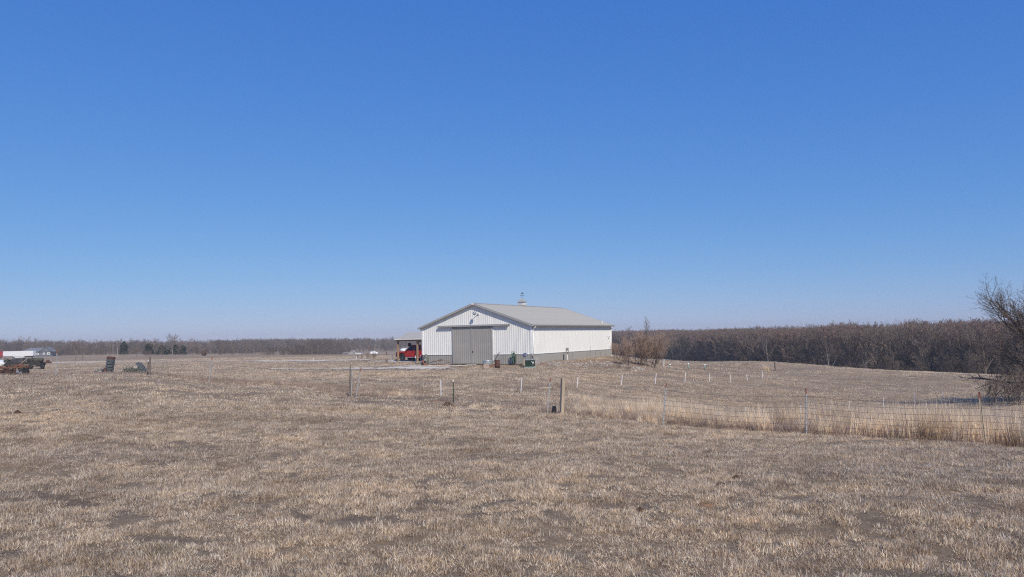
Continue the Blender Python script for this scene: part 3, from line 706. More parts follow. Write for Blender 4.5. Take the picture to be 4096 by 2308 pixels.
# hose reel against the gable
hr = empty('hose_reel', B(-1.72, -0.35), -BA, 'dark hose stand with green hose coiled on its hanger against the gable wall', 'hose reel')
b = MB(); b.box((0.0, 0.05, .55), (.34, .14, 0.75)); b.box((-.16, 0, .45), (.10, .12, .8)); b.box((.14, 0, .35), (.10, .14, .66)); b.box((0, 0.05, .96), (.18, .16, .18)); b.build('stand', M['green_box'], hr, bevel=0.03)
for k, (r, cz, cy) in enumerate(((.17, 1.0, -.1), (.19, .98, -.13), (.15, 1.01, -.15), (.21, .95, -.08))):
    h = MB(); n = 18; pts = [(r * math.cos(2 * PI * i / n) * 0.95, cy, cz + r * 1.15 * math.sin(2 * PI * i / n)) for i in range(n + 1)]; h.path(pts, .013, 5); h.build('hose_coil', M['hose_green'], hr)
h = MB()
for x0, x1, zb in ((-.14, -.02, .2), (.16, .05, .10), (.0, .1, .45), (-.08, -.13, .02)):
    h.path([(x0, -.12, .95), (x0 * .9 + x1 * .1, -.15, .7), (x1, -.14, zb + .2), (x1 + .03, -.13, zb)], .013, 5)
h.build('hose', M['hose_green'], hr)
b = MB(); b.box((0, 0, 0), (.02, .02, .02))
# satellite dish on a mast
ds = empty('satellite_dish', G(2101, 67.8), 0, 'grey round satellite dish on a mast at the near corner of the barn', 'satellite dish')
b = MB(); b.tube((0, 0, -.1), (0.02, 0, .72), .028, n=8); b.build('mast', M['galv'], ds)
rd = Matrix.Rotation(math.radians(-24), 3, 'Z') @ Matrix.Rotation(math.radians(62), 3, 'X')
b = MB(); prof = [(0, .06), (.07, .055), (.14, .035), (.19, .005), (.215, -.02), (.222, -.03), (.205, -.02), (.14, .02), (0, .045)]
b.lathe(prof, 22, (-.02, -.06, .96), rd); b.build('dish', M['dish_grey'], ds, smooth=True)
b = MB(); b.path([(.0, -.05, .8), (.16, -.2, .84), (.28, -.34, .96)], .014); b.box((.30, -.36, .97), (.09, .12, .08)); b.build('feed_arm', M['chrome'], ds)
# wooden post beside the green box
b = MB(); b.box((0, 0, .33), (.16, .16, .74)); thing_at(b, 'post', M['wood_post'], G(2097.5, 66.4), 'short square wooden post between the satellite dish and the green utility box', 'post', -0.3)
# green utility box on pad
ub = empty('utility_box', G(2121, 65.5), -0.14, 'dark green utility box on a pale pad near the barn corner', 'utility box')
b = MB(); b.box((0, 0, .02), (.98, .8, .12)); b.build('pad', M['pad_green'], ub, bevel=0.02)
b = MB(); b.prism([(-.30, .08), (.30, .08), (.30, .56), (.22, .62), (-.28, .66), (-.30, .60)], -.40, .40, axis='x'); b.build('cabinet', M['green_box'], ub, bevel=0.015)
b = MB(); b.box((0, -.05, .655), (.82, .56, .02), rot=Matrix.Rotation(math.radians(4), 3, 'X')); b.build('lid', M['pad_green'], ub)
b = MB(); b.box((.28, -.312, .42), (.10, .014, .15)); b.box((.16, -.312, .50), (.05, .014, .05)); b.build('warning_label', M['white_plastic'], ub)
b = MB(); b.box((.27, -.312, .22), (.10, .012, .03)); b.build('label_strip', M['wood_post'], ub)
# dark tool standing on the box
b = MB(); b.tube((0, 0, 0), (-.06, 0, .2), .03, .045, n=8); b.box((0.03, 0, .02), (.12, .1, .05)); b.box((-.07, 0, .2), (.08, .07, .06)); thing_at(b, 'jug', M['black'], at(2131, 1433.5, 65.8), 'small black jug standing on the lid of the green utility box', 'jug')
# pallet leaning on the side wall
pl = empty('pallet', G(2146, 68.3), -0.16, 'grey wooden pallet leaning against the barn behind the green utility box', 'pallet')
tl = Matrix.Rotation(math.radians(-16), 3, 'X') @ Matrix.Rotation(math.radians(-11), 3, 'Y')
for i in range(4):
    b = MB(); b.box(tl @ Vector((-.24 + i * .16, 0, .38)), (.11, .02, .76), rot=tl); b.build('board', M['grey_wood'], pl)
for z in (.06, .38, .70):
    b = MB(); b.box(tl @ Vector((0, .05, z)), (.62, .07, .06), rot=tl); b.build('cross_rail', M['grey_wood'], pl)
# plank on the ground and dark mound by it
b = MB(); b.box((0, 0, .03), (1.25, .14, .05)); thing_at(b, 'plank', M['wood_post'], G(2058, 67.2, .02), 'pale plank lying on the ground below the hose reel', 'plank', -0.12, bevel=0.01)
def mound(px, Y, rx, ry, h, mm, label, name='dirt_mound', cat='mound', seed=0):
    b = MB(); n, k = 14, 6; vs = [(0, 0, h)]; rr = random.Random(seed)
    for j in range(1, k + 1):
        for i in range(n):
            t = 2 * PI * i / n; f = j / k; w = 1 + 0.25 * (rr.random() - .5)
            vs.append((rx * f * math.cos(t) * w, ry * f * math.sin(t) * w, h * .8 * (1 - f ** 2.4) * (1 + .7 * (rr.random() - .5)) - .02 * (j == k)))
    fs = [(0, 1 + i, 1 + (i + 1) % n) for i in range(n)]
    for j in range(k - 1):
        for i in range(n): a = 1 + j * n; fs.append((a + i, a + n + i, a + n + (i + 1) % n, a + (i + 1) % n))
    b.add(vs, fs); return thing_at(b, name, mm, G(px, Y), label, cat, smooth=False)
mound(2086, 67.4, .28, .22, .24, M['dung'], 'dark earth mound between the hose reel and the satellite dish', seed=1)
mound(1965, 68.2, 1.1, .7, .22, M['clay'], 'yellow-brown dirt heap behind the tilted stone slab', seed=2)
# upright roll of wire netting, orange machine, lumber pile left of the door
rn = empty('netting_roll', G(1704.5, 73.6), 0, 'tall roll of green grey wire netting standing at the left corner of the gable', 'wire roll')
b = MB(); prof = [(.22, 0), (.28, .15), (.29, .45), (.25, .72), (.17, .93), (.06, 1.03), (.03, 1.0), (.12, .86), (.2, .6), (.22, .3), (.18, 0)]
b.lathe(prof, 16, closed=True); b.build('roll', M['burlap'], rn)
b = MB()
for i in range(60):
    t = random.random() * 2 * PI; z = random.random() * .8; r = .27 - .12 * max(0, z - .4); a = (r * math.cos(t), r * math.sin(t), z)
    t2 = t + .5; b.tube(a, (r * 1.08 * math.cos(t2), r * 1.08 * math.sin(t2), min(.95, z + .12)), .008, n=3)
b.build('loose_wire', M['olive_iron'], rn)
b = MB(); b.lathe([(.0, .02), (.1, .02), (.13, .1), (.08, .26), (0, .28)], 10, (-.02, -.28, .42), Matrix.Rotation(1.3, 3, 'X')); b.build('wire_end', M['grey_wood'], rn)
om = empty('garden_tiller', G(1694, 72.6), 0, 'orange and black garden tiller lying at the foot of the netting roll', 'tiller')
b = MB(); b.box((-.05, 0, .30), (.26, .22, .42), taper=.7); b.box((.16, -.05, .12), (.3, .2, .2)); b.lathe([(0, 0), (.12, .02), (.13, .1), (0, .12)], 10, (.26, -.08, .05)); b.build('housing', M['orange_paint'], om, bevel=.02)
b = MB(); b.box((-.12, .02, .18), (.16, .26, .34)); b.tube((-.05, 0, .45), (.02, .2, .72), .018); b.lathe([(0.03, -.04), (.13, -.04), (.13, .04), (.03, .04)], 12, (-.08, -.14, .13), Matrix.Rotation(PI / 2, 3, 'X'), closed=True); b.build('engine', M['black'], om)
lab = ['long grey board on the junk heap left of the grey door', 'red-brown board at the back of the junk heap left of the grey door', 'short orange-brown board at the right end of the junk heap',
       'dark bent bar across the junk heap left of the grey door', 'pale board poking up right from the junk heap', 'flat red-brown board at the right foot of the junk heap', 'dark plank leaning at the left end of the junk heap', 'thin stick standing up in the junk heap']
sp = [((1722, 1452), (1738, 1441), .16, 'grey_wood'), ((1735, 1446), (1764, 1441), .12, 'red_wood'), ((1779, 1453), (1802, 1449), .10, 'rust_orange'), ((1742, 1447), (1759, 1438), .08, 'wood_dark'),
      ((1757, 1446), (1766, 1436), .06, 'grey_wood'), ((1762, 1443), (1795, 1444), .09, 'red_wood'), ((1716, 1453), (1736, 1446), .14, 'wood_dark'), ((1763, 1444), (1768, 1434), .03, 'wood_dark')]
for (pa, pb, w, mm), l in zip(sp, lab):
    Ya = 73.2; a = at(pa[0], pa[1], Ya); c = at(pb[0], pb[1], Ya - .3); a.z = max(a.z, gz(a.x, a.y) + .03); c.z = max(c.z, gz(c.x, c.y) + .05)
    d = c - a; b = MB(); q = d.to_track_quat('X', 'Z').to_matrix(); b.box(d / 2, (d.length, w, .04), rot=q); thing_at(b, 'board' if w > .05 else 'stick', M[mm], a, l, 'board' if w > .05 else 'stick')
mound(1755, 73.4, 1.15, .5, .16, M['clay'], 'low heap of red-brown dirt under the scattered boards left of the door', seed=4)
mound(1785, 72.6, .7, .4, .14, M['slab'], 'low tan dirt heap at the left edge of the grey door', seed=5)
# meter pedestal in front of the long side
mp = empty('meter_pedestal', B(0.65, 6.3, -0.15), -BA, 'grey electric meter box on a white conduit before the long side wall', 'meter box')
b = MB(); b.box((0, 0, 1.28), (.26, .16, .40)); b.box((.05, .0, 0.98), (.2, .14, .22)); b.build('cabinet', M['grey_wood'], mp, bevel=.015)
b = MB(); b.lathe([(0, 0), (.07, .0), (.08, .06), (.05, .1), (0, .1)], 12, (.06, -.09, 1.10), Matrix.Rotation(PI / 2, 3, 'X')); b.build('meter', M['white_plastic'], mp)
b = MB(); b.path([(.0, 0, .9), (-.0, 0, .55), (.05, 0, 0)], .045, 8); b.build('conduit', M['white_plastic'], mp)
# white stakes by the carport and along the drive
def stake(name, pxt, pyt, pxb, pyb, Y, r, mm, label, cat, group=None, tip=None):
    bt = at(pxb, pyb, Y); tp = at(pxt, pyt, Y); d = tp - bt
    g = gz(bt.x, bt.y); bt2 = bt - d * (max(0, bt.z - g) / max(d.z, .01)) - Vector((0, 0, .08))
    b = MB(); b.tube((0, 0, 0), tp - bt2, r, n=7); o = b.build(name, M[mm], loc=bt2); tag(o, label, cat, group); return o
stake('marker_stake', 1662, 1423, 1663, 1455, 80, .045, 'white_plastic', 'white plastic pipe stake in front of the right hand carport post', 'stake')
stake('marker_stake', 1683, 1421, 1683.5, 1448, 80.5, .035, 'white_plastic', 'white pipe stake between the carport post and the barn corner', 'stake')
stake('marker_stake', 1568, 1417, 1568.5, 1437, 97, .05, 'white_plastic', 'white stake beyond the drive, left of the carport', 'stake')
stake('marker_stake', 1426, 1424, 1425, 1438, 108, .05, 'white_plastic', 'white stake among bare shrubs behind the distant gravel road', 'stake')
stake('marker_stake', 1254, 1432, 1254, 1441, 112, .05, 'white_plastic', 'short white stake alone beside the far gravel road', 'stake')
b = MB(); b.box((0, 0, .12), (.12, .12, .3)); b.box((-.03, 0, .27), (.2, .14, .08)); thing_at(b, 'valve_box', M['black'], G(1586.5, 95), 'small black hydrant left of the carport front post', 'hydrant')
# ------------------------------------------------------------------ wire fence across the pasture
fence = empty('wire_fence', (0, 0, 0), 0, 'woven wire fence on metal and wooden posts crossing the pasture', 'fence')
def gp(px, Y, py_top, lean_px=0, h=None):
    b = on_ground(px, Y); t = at(px + lean_px, py_top, Y); return b, t
def tpost(px, Y, pxt, pyt, body='galv_post', tip='orange_paint', tipf=0.12):
    b, t = gp(px, Y, pyt, pxt - px); d = t - b
    m_ = MB(); dn = d.normalized(); q = dn.to_track_quat('Z', 'Y').to_matrix(); L = d.length * (1 - tipf)
    m_.box(dn * (L / 2 - .1), (.035, .006, L + .2), rot=q); m_.box(dn * (L / 2 - .1) + q @ Vector((0, -.018, 0)), (.006, .035, L + .2), rot=q)
    for k in range(int(L / .055)): m_.box(dn * (k * .055 + .05) + q @ Vector((0, -.038, 0)), (.014, .01, .02), rot=q)
    o = m_.build('steel_post', M[body], fence, loc=b)
    tm = MB(); l2 = d.length * tipf; tm.box(dn * (L + l2 / 2), (.037, .010, l2), rot=q); tm.box(dn * (L + l2 / 2) + q @ Vector((0, -.018, 0)), (.010, .037, l2), rot=q)
    tm.build('post_tip', M[tip], o); return b, t
def wpost(px, Y, pxt, pyt, r=.075, mm='wood_post', square=True):
    b, t = gp(px, Y, pyt, pxt - px); d = t - b; m_ = MB(); dn = d.normalized(); q = dn.to_track_quat('Z', 'Y').to_matrix()
    if square: m_.box(d / 2 - dn * .1, (r * 1.9, r * 1.9, d.length + .2), rot=q @ Matrix.Rotation(0.45, 3, 'Z'))
    else: m_.tube(-dn * .1, d, r * 1.05, r * .85, n=9)
    m_.build('wooden_post', M[mm], fence, loc=b, bevel=.006 if square else 0); return b, t
posts = []
posts.append(tpost(-280, 41, -276, 1392))
posts.append(tpost(222, 40.6, 227, 1400, 'white_plastic' if False else 'galv_post'))
posts.append(tpost(590, 41.5, 592, 1441, 'dark_iron', 'white_plastic', .07))
wpost(599, 42.0, 601, 1426, .048, 'wood_dark', False)
posts.append(tpost(834, 39.5, 848, 1426))
wpost(1398, 36.4, 1402, 1459, .036, 'wood_dark', False); wpost(1405, 36.6, 1408, 1477, .03, 'grey_wood', True)
posts.append(tpost(1421, 35.6, 1443, 1471))
posts.append(tpost(1812, 34.0, 1811, 1518, 'green_box', 'white_plastic', .09))
posts.append(tpost(2187, 29.6, 2200, 1510))
posts.append(wpost(2247, 29.0, 2252, 1512, .066, 'wood_post'))
posts.append(tpost(2650, 26.2, 2664, 1531))
posts.append(tpost(3223, 23.5, 3223, 1552))
posts.append(tpost(3943, 20.3, 3918, 1568, 'wood_post'))
posts.append(tpost(4600, 18.4, 4596, 1560))
def wires(i0, i1, fr, r=.0035, vert=True):
    for (b0, t0), (b1, t1) in zip(posts[i0:i1], posts[i0 + 1:i1 + 1]):
        for f in fr:
            a = b0.lerp(t0, f); c = b1.lerp(t1, f); n = 8
            pts = [a.lerp(c, k / n) - Vector((0, 0, .10 * math.sin(PI * k / n) * (0.3 + 0.7 * f) + .012 * (random.random() - .5))) for k in range(n + 1)]
            w = MB(); o0 = pts[0]; w.path([p - o0 for p in pts], r, 4); w.build('strand', M['wire'], fence, loc=o0)
        if vert:
            L = (b1 - b0).length; n = int(L / .30); w = MB()
            for k in range(1, n):
                t = k / n; lo = b0.lerp(t0, fr[0]).lerp(b1.lerp(t1, fr[0]), t); hi = b0.lerp(t0, fr[-1]).lerp(b1.lerp(t1, fr[-1]), t); s = .10 * math.sin(PI * t)
                w.tube(lo - b0 - Vector((0, 0, s * .3)), hi - b0 - Vector((0, 0, s * (0.3 + .7 * fr[-1]))), .0015, n=3, caps=False)
            o = w.build('stay_wires', M['wire'], fence, loc=b0); tag(o, kind='stuff')
wires(8, 14 - 1, (.10, .22, .34, .46, .58, .70, .82), .0036)
wires(0, 7, (.25, .5, .78), .0022, vert=False)
wires(6, 8, (.3, .55), .0018, vert=False)
# yellow insulator
b = MB(); bb, tt = posts[11]; b.lathe([(0, -.03), (.03, -.02), (.035, .02), (0, .03)], 8); p = bb.lerp(tt, .52); b.build('insulator', mat('yellow_plastic', (.75, .42, .03)), fence, loc=p + Vector((-.05, -.03, 0)))

# ------------------------------------------------------------------ white step-in posts
ordn = ['leftmost', 'second', 'third', 'fourth', 'fifth', 'sixth', 'seventh', 'eighth', 'ninth', 'tenth']
rowA = [(1763, 1520, 1764, 1588, 38), (2087, 1513, 2083, 1572, 43), (2312, 1508, 2307, 1556, 50), (2489, 1501, 2485, 1542, 56), (2625, 1494, 2620, 1538, 58), (2742, 1491, 2739, 1528, 63),
        (2838, 1495, 2838, 1527, 67), (2922, 1499, 2923, 1526, 68), (2986, 1498, 2990, 1528, 70), (3048, 1485, 3051, 1514, 73)]
for i, (a, b_, c, d, Y) in enumerate(rowA):
    w = 'leftmost' if i == 0 else ('rightmost' if i == 9 else ordn[i])
    lb = f'thin white stake, {w}{" from the left" if 0 < i < 9 else ""} in the row crossing the field before the barn'
    p = on_ground(c, Y); dy = yh(c) + (CAMZ - p.z) * FPX / Y
    stake('fence_stake', a, b_, c, dy, Y, .021 if Y < 50 else .027, 'white_plastic', lb, 'stake', 'white stakes in the row before the barn')
rowB = [(2683, 1608, 2682, 1640, 37), (2981, 1626, 2978, 1684, 44), (3203, 1621, 3203, 1668, 46), (3398, 1604, 3397, 1655, 49), (3535, 1589, 3532, 1640, 54), (3657, 1574, 3662, 1620, 56), (3770, 1567, 3772, 1602, 58)]
for i, (a, b_, c, d, Y) in enumerate(rowB):
    w = 'leftmost' if i == 0 else ('rightmost' if i == 6 else ordn[i] + ' from the left')
    stake('fence_stake', a, b_, c, d, Y, .019, 'white_plastic', f'thin white stake, {w} in the row behind the tall dry grass', 'stake', 'white stakes behind the tall grass')
# wood post far out in the field, white septic pipes
stake('field_post', 3098, 1448, 3103, 1489, 96, .09, 'wood_dark', 'single dark wooden post standing far out in the right field', 'post')
stake('marker_stake', 2656, 1437, 2655, 1458, 88, .045, 'white_plastic', 'thin white stake just right of the tall bare bushes', 'stake')
stake('marker_stake', 2838, 1449, 2838, 1470, 90, .035, 'grey_wood', 'thin pale stake right of the capped vent pipes', 'stake')
for px, y0, y1, w in ((2680, 1456, 1466, 'left'), (2754, 1453, 1469, 'middle and tallest'), (2819, 1457, 1473, 'right')):
    base = on_ground(px, 86); top = at(px, y0, 86); h = max(.2, top.z - base.z)
    v = empty('vent_pipe', base, 0, f'{w} of three white capped vent pipes in the field right of the barn' if w != 'middle and tallest' else 'middle and tallest of three white capped vent pipes in the field', 'pipe', 'white vent pipes in the field')
    b = MB(); b.tube((0, 0, -.1), (0, 0, h - .1), .07, n=12); b.build('pipe', M['hose_green'], v, smooth=True)
    b = MB(); b.tube((0, 0, h - .16), (0, 0, h), .095, n=12); b.build('cap', M['white_plastic'], v, smooth=True)
b = MB(); b.box((0, 0, .05), (.55, .3, .06)); thing_at(b, 'plank', M['stone'], G(2717, 87, .0), 'pale slab lying in the field between the white vent pipes', 'slab')
# small oddments in the grass
b = MB(); b.lathe([(0, 0), (.08, 0), (.09, .1), (.075, .3), (0, .32)], 9); thing_at(b, 'stump', M['black'], G(2217, 29.2), 'black stump like bucket at the foot of the wooden corner post', 'bucket')
def rock(px, Y, r, mm, label, name='rock', cat='rock', seed=0, flat=.6, group=None):
    rr = random.Random(seed); b = MB()
    import bmesh
    bm = bmesh.new(); bmesh.ops.create_icosphere(bm, subdivisions=1, radius=r)
    for v in bm.verts: v.co *= 1 + .5 * (rr.random() - .5); v.co.z *= flat
    b.add([v.co.copy() for v in bm.verts], [[v.index for v in f.verts] for f in bm.faces]); bm.free()
    p = G(px, Y); p.z += r * flat * .3; return thing_at(b, name, mm, p, label, cat, group=group)
rock(1514, 50, .09, M['white_plastic'], 'small white scrap in the grass left of centre', 'litter', 'litter', 1)
rock(2171, 38, .05, M['stone'], 'small white stone left of the wooden corner post', seed=2); rock(2474, 44, .07, M['stone'], 'white stone in the field below the third white stake', seed=3)
rock(2492, 52, .12, M['slab'], 'pale flat stone beside the row of white stakes', seed=4, flat=.3)
mound(1790, 33.0, .30, .25, .20, M['dung'], 'brown earth mound at the foot of the dark green steel post', seed=11)
mound(1814, 32.8, .14, .12, .08, M['clay'], 'small orange dirt clod right of the brown earth mound', seed=12)
mound(1738, 35.0, .42, .2, .07, M['clay'], 'flat orange-brown dirt patch left of the dark green steel post', seed=13)
mound(70, 25.5, .15, .12, .13, M['dung'], 'dark dung pile alone in the left foreground grass', 'dung_pile', 'dung', seed=14)
mound(2885, 14.8, .15, .11, .09, M['dung'], 'dark brown dung pile, middle one of the right foreground group', 'dung_pile', 'dung', seed=15)
mound(2945, 15.6, .09, .08, .08, M['dung'], 'small dark dung pile farthest of the right foreground group', 'dung_pile', 'dung', seed=16)
mound(2815, 13.2, .20, .12, .06, M['clay'], 'orange-brown flattened dung pile nearest the camera on the right', 'dung_pile', 'dung', seed=17)
mound(2560, 12.9, .07, .06, .08, M['dung'], 'small dark clod in the right foreground grass', 'clod', 'clod', seed=18)
mound(1440, 36.9, .3, .15, .07, M['dung'], 'dark dirt patch below the leaning steel post on the left', seed=19)

# ------------------------------------------------------------------ limestone rubble on the bank right of the barn
rockm = []
import bmesh as _bm
for s in range(6):
    rr = random.Random(50 + s); bm = _bm.new(); _bm.ops.create_icosphere(bm, subdivisions=1, radius=1)
    for v in bm.verts: v.co *= 1 + .55 * (rr.random() - .5); v.co.z *= .6
    me = bpy.data.meshes.new('rubble_rock'); bm.to_mesh(me); bm.free(); me.materials.append(M['stone']); rockm.append(me)
rubble = MB(); rr = random.Random(3)
for k in range(420):
    f = rr.random(); px = 2195 + 265 * f + rr.gauss(0, 6); Y = 66.5 + 10.5 * f + rr.gauss(0, 1.6)
    if rr.random() < .3: px = 2480 + rr.random() * 100; Y = 76 + rr.gauss(0, 1.5)
    p = G(px, Y); r = .05 + .11 * rr.random() ** 2; me = rockm[k % 6]; q = Matrix.Rotation(rr.random() * 6, 3, 'Z')
    rubble.add([q @ (v.co * r) + p + Vector((0, 0, r * .3)) for v in me.vertices], [tuple(f_.vertices) for f_ in me.polygons])
o = rubble.build('rubble', M['stone']); tag(o, 'scattered pale limestone rubble on the bank along the barn side', 'rubble', kind='stuff')

# ------------------------------------------------------------------ old tyres
def tyre_mesh(Ro=.34, w=.215):
    b = MB(); Ri = Ro * .55; h = w / 2
    b.lathe([(Ri, -h * .55), (Ri + .03, -h * .85), (Ro * .74, -h), (Ro * .89, -h * .92), (Ro, -h * .50), (Ro, -h * .1), (Ro * .975, 0), (Ro, h * .1), (Ro, h * .50), (Ro * .89, h * .92), (Ro * .74, h), (Ri + .03, h * .85), (Ri, h * .55), (Ri + .04, 0)], 26, closed=True)
    n = 26
    for k in range(n):
        a = 2 * PI * (k + .5) / n
        for s in (-1, 1): b.box((Ro * math.cos(a), Ro * math.sin(a), s * h * .42), (.02, .045, h * .42), rot=Matrix.Rotation(a, 3, 'Z'))
    me = b.mesh('tyre', M['rubber']); 
    for p in me.polygons[:26 * 14]: p.use_smooth = True
    return me
TY = tyre_mesh(); TYR = TY.copy(); TYR.materials.clear(); TYR.materials.append(M['rust'])
def tyre(loc, normal, label, group, me=None):
    o = link(bpy.data.objects.new('tyre', me or TY)); o.location = loc; o.rotation_euler = Vector(normal).to_track_quat('Z', 'Y').to_euler()
    return tag(o, label, 'tyre', group)
names = ['bottom', 'second from the bottom', 'third from the bottom', 'middle', 'third from the top', 'second from the top', 'top']
b0 = G(433, 66); n0 = Vector((.155, 0, 1)).normalized()
for k in range(7):
    tyre(b0 + n0 * (.13 + .235 * k) + Vector((.01 * math.sin(k * 7), 0, 0)), n0 + Vector((.02 * math.sin(k * 3), .02, 0)), f'{"reddish rusty " if k == 6 else "grey "}tyre, {names[k]} of the tall leaning tyre stack', 'tyres in the tall stack', TYR if k == 6 else TY)
# toppled row left of the stack
for k in range(4):
    px = 372 + 15 * k; g = G(px + 2, 65.3); tilt = Vector((-.75 - .1 * k, -.25, .55 - .08 * k)).normalized() if k < 3 else Vector((-.9, -.45, .12))
    tyre(g + Vector((0, 0, .14 + .065 * k)), tilt, ['grey tyre lying flattest, far left of the toppled tyre row', 'grey tyre second from the left in the toppled tyre row', 'grey tyre third from the left in the toppled tyre row', 'dark reddish tyre leaning on the foot of the tall tyre stack'][k], 'toppled tyres left of the tall stack', TYR if k == 3 else TY)
def rim_thing(px, py, Y, label):
    b = MB(); r = Matrix.Rotation(1.2, 3, 'X') @ Matrix.Rotation(.4, 3, 'Y')
    b.lathe([(.03, .03), (.10, .02), (.14, -.02), (.15, .05), (.16, .06), (.16, -.05), (.15, -.04), (.12, -.04)], 16, rot=r)
    p = at(px, py, Y); return thing_at(b, 'wheel_rim', M['stone'], p, label, 'wheel rim', smooth=True)
rim_thing(398, 1489, 64.6, 'white wheel rim lying among the toppled tyres left of the stack')
rim_thing(542, 1467, 64.6, 'white wheel rim in the mouth of the curved tyre row on the right')
# curved row right of the stack
arc = [(546, 1460, -.75, .45), (555, 1462, -.5, .6), (562, 1468, -.2, .75), (568, 1475, .1, .8), (574, 1484, .35, .8), (577, 1494, .5, .7)]
al = ['dark tyre at the raised left end of the curved tyre row', 'grey tyre second in the curved tyre row', 'grey tyre third in the curved tyre row', 'grey tyre fourth in the curved tyre row', 'grey tyre fifth in the curved tyre row', 'grey tyre lying lowest at the right end of the curved row']
for (px, py, nx, nz), l in zip(arc, al):
    tyre(at(px, py + 3, 66), Vector((-.8 + .0 * nx, -.25, .35 + .25 * nz)) if nz < 1 else Vector((nx, -.2, nz)), l, 'tyres in the curved row', TY)
wp = empty('wire_heap', G(522, 65.5), 0, 'grey green heap of tangled wire before the curved tyre row', 'wire heap')
for j, (dx, r) in enumerate(((-.25, .3), (.15, .36), (.45, .3))):
    b = MB(); n = 150
    for k in range(n):
        a = random.random() * 2 * PI; e = (random.random() * .9) * PI / 2; d = r * (.8 + .25 * random.random()); p = Vector((dx + d * 1.3 * math.cos(a) * math.cos(e), d * .8 * math.sin(a) * math.cos(e), d * math.sin(e)))
        q = p + Vector((random.gauss(0, .12), random.gauss(0, .1), random.gauss(0, .06))); q.z = max(q.z, 0); b.tube(p, q, .012, n=3)
    b.build('wire_coil', M['burlap'], wp)
wp.scale = (1.1, 1, 1.9)

# ------------------------------------------------------------------ farm machinery at the left edge
dh = empty('disc_harrow', G(40, 66), -0.05, 'old rusty disc harrow with orange frame at the left edge', 'disc harrow'); dh.scale = (1, 1, 1.3)
def bar(parent, name, a, c, w, mm, h=None):
    a, c = Vector(a), Vector(c); d = c - a; b = MB(); b.box((a + c) / 2, (d.length, w, h or w), rot=d.to_track_quat('X', 'Z').to_matrix()); return b.build(name, M[mm], parent)
for y, z, mm in ((-.35, .66, 'rust_orange'), (.35, .70, 'rust_orange'), (0, .60, 'wood_dark')): bar(dh, 'frame_beam', (-2.3, y, z), (1.40, y, z), .09, mm)
for x in (-2.0, -1.1, -.3, .5, 1.3): bar(dh, 'cross_beam', (x, -.5, .62), (x + .05, .5, .66), .08, 'rust_orange')
for x in (-1.6, -.35, .85): bar(dh, 'standard', (x, -.3, .30), (x + .05, -.3, .74), .14, 'slab')
for x in (-1.9, -.7, .1, 1.2): bar(dh, 'standard', (x, .2, .22), (x, .2, .62), .08, 'rust')
for gy, ang in ((-.42, .08), (.45, -.08)):
    ax = MB(); ax.tube((-2.3, gy, .27), (1.45, gy + ang * 2, .27), .03, n=6); ax.build('axle', M['dark_iron'], dh)
    for k in range(17):
        x = -2.2 + k * .222; dd = MB(); r = Matrix.Rotation(PI / 2, 3, 'Y') @ Matrix.Rotation(.15, 3, 'X'); dd.lathe([(0, .03), (.14, .02), (.255, -.02), (.26, -.02), (.14, .006), (0, .016)], 14, (x, gy + ang * (k / 17) * 2, .27), r)
        dd.build('disc', M['rust' if k % 3 else 'dark_iron'], dh, smooth=True)
b = MB(); b.box((1.32, -.05, .36), (.24, .9, .52)); b.box((1.2, -.5, .44), (.3, .06, .12)); b.build('end_plate', M['dark_iron'], dh, bevel=.04)
b = MB(); b.box((1.05, -.52, .40), (.24, .03, .14)); b.box((1.28, -.49, .34), (.16, .03, .22)); b.build('reflector', M['galv'], dh)
bar(dh, 'tool_bar', (.75, -.4, .80), (1.45, -.4, .84), .14, 'orange_paint', .07)
bar(dh, 'hitch', (.9, -.3, .76), (1.75, -.2, 1.30), .04, 'wood_post')

hm = empty('hay_mower', G(105, 95), 0.02, 'dark olive hay mower with rounded hood and drum parked behind the harrow', 'hay mower'); hm.scale = (1, 1, 1.15)
b = MB(); b.prism([(-2.4, .30), (1.9, .30), (2.1, .55), (1.6, .85), (-2.2, .80), (-2.5, .55)], -.6, .6); b.build('chassis', M['dark_iron'], hm, bevel=.04)
b = MB(); b.prism([(-1.7, .75), (-1.62, 1.08), (-1.35, 1.22), (-.25, 1.23), (-.12, 1.05), (-.1, .75)], -.55, .5); b.build('hood', M['hood_grey'], hm, bevel=.06)
b = MB(); b.tube((.35, -.2, .98), (2.1, -.2, .98), .24, n=16); b.build('drum', M['olive_iron'], hm, smooth=True)
b = MB(); b.tube((-.1, -.35, .72), (.75, -.35, 1.22), .03, n=6); b.tube((.0, -.3, .65), (.4, -.3, .95), .05, n=6); b.build('lever', M['wood_post'], hm)
b = MB(); b.box((2.55, 0, .72), (1.0, .3, .12)); b.lathe([(0, -.1), (.18, -.1), (.2, 0), (.18, .1), (0, .1)], 12, (2.7, -.1, .8), Matrix.Rotation(PI / 2, 3, 'X')); b.build('hitch', M['rust'], hm)
b = MB(); b.lathe([(0, -.12), (.22, -.12), (.27, 0), (.22, .12), (0, .12)], 16, (2.25, -.45, .27), Matrix.Rotation(PI / 2, 3, 'X')); b.build('wheel', M['rubber_black'], hm, smooth=True)
for x in (-1.9, -.6, .9):
    b = MB(); b.lathe([(0, -.12), (.26, -.12), (.31, 0), (.26, .12), (0, .12)], 16, (x, -.6, .30), Matrix.Rotation(PI / 2, 3, 'X')); b.build('wheel', M['rubber_black'], hm, smooth=True)
b = MB(); b.box((.6, -.62, .40), (1.9, .03, .07)); b.box((-.2, -.63, .52), (2.6, .02, .05)); b.build('side_rail', M['slab'], hm)
b = MB(); b.box((-2.35, 0, .95), (.5, .7, .3)); b.tube((-2.6, -.2, .8), (-2.1, -.2, 1.2), .05); b.build('gearbox', M['olive_iron'], hm, bevel=.04)
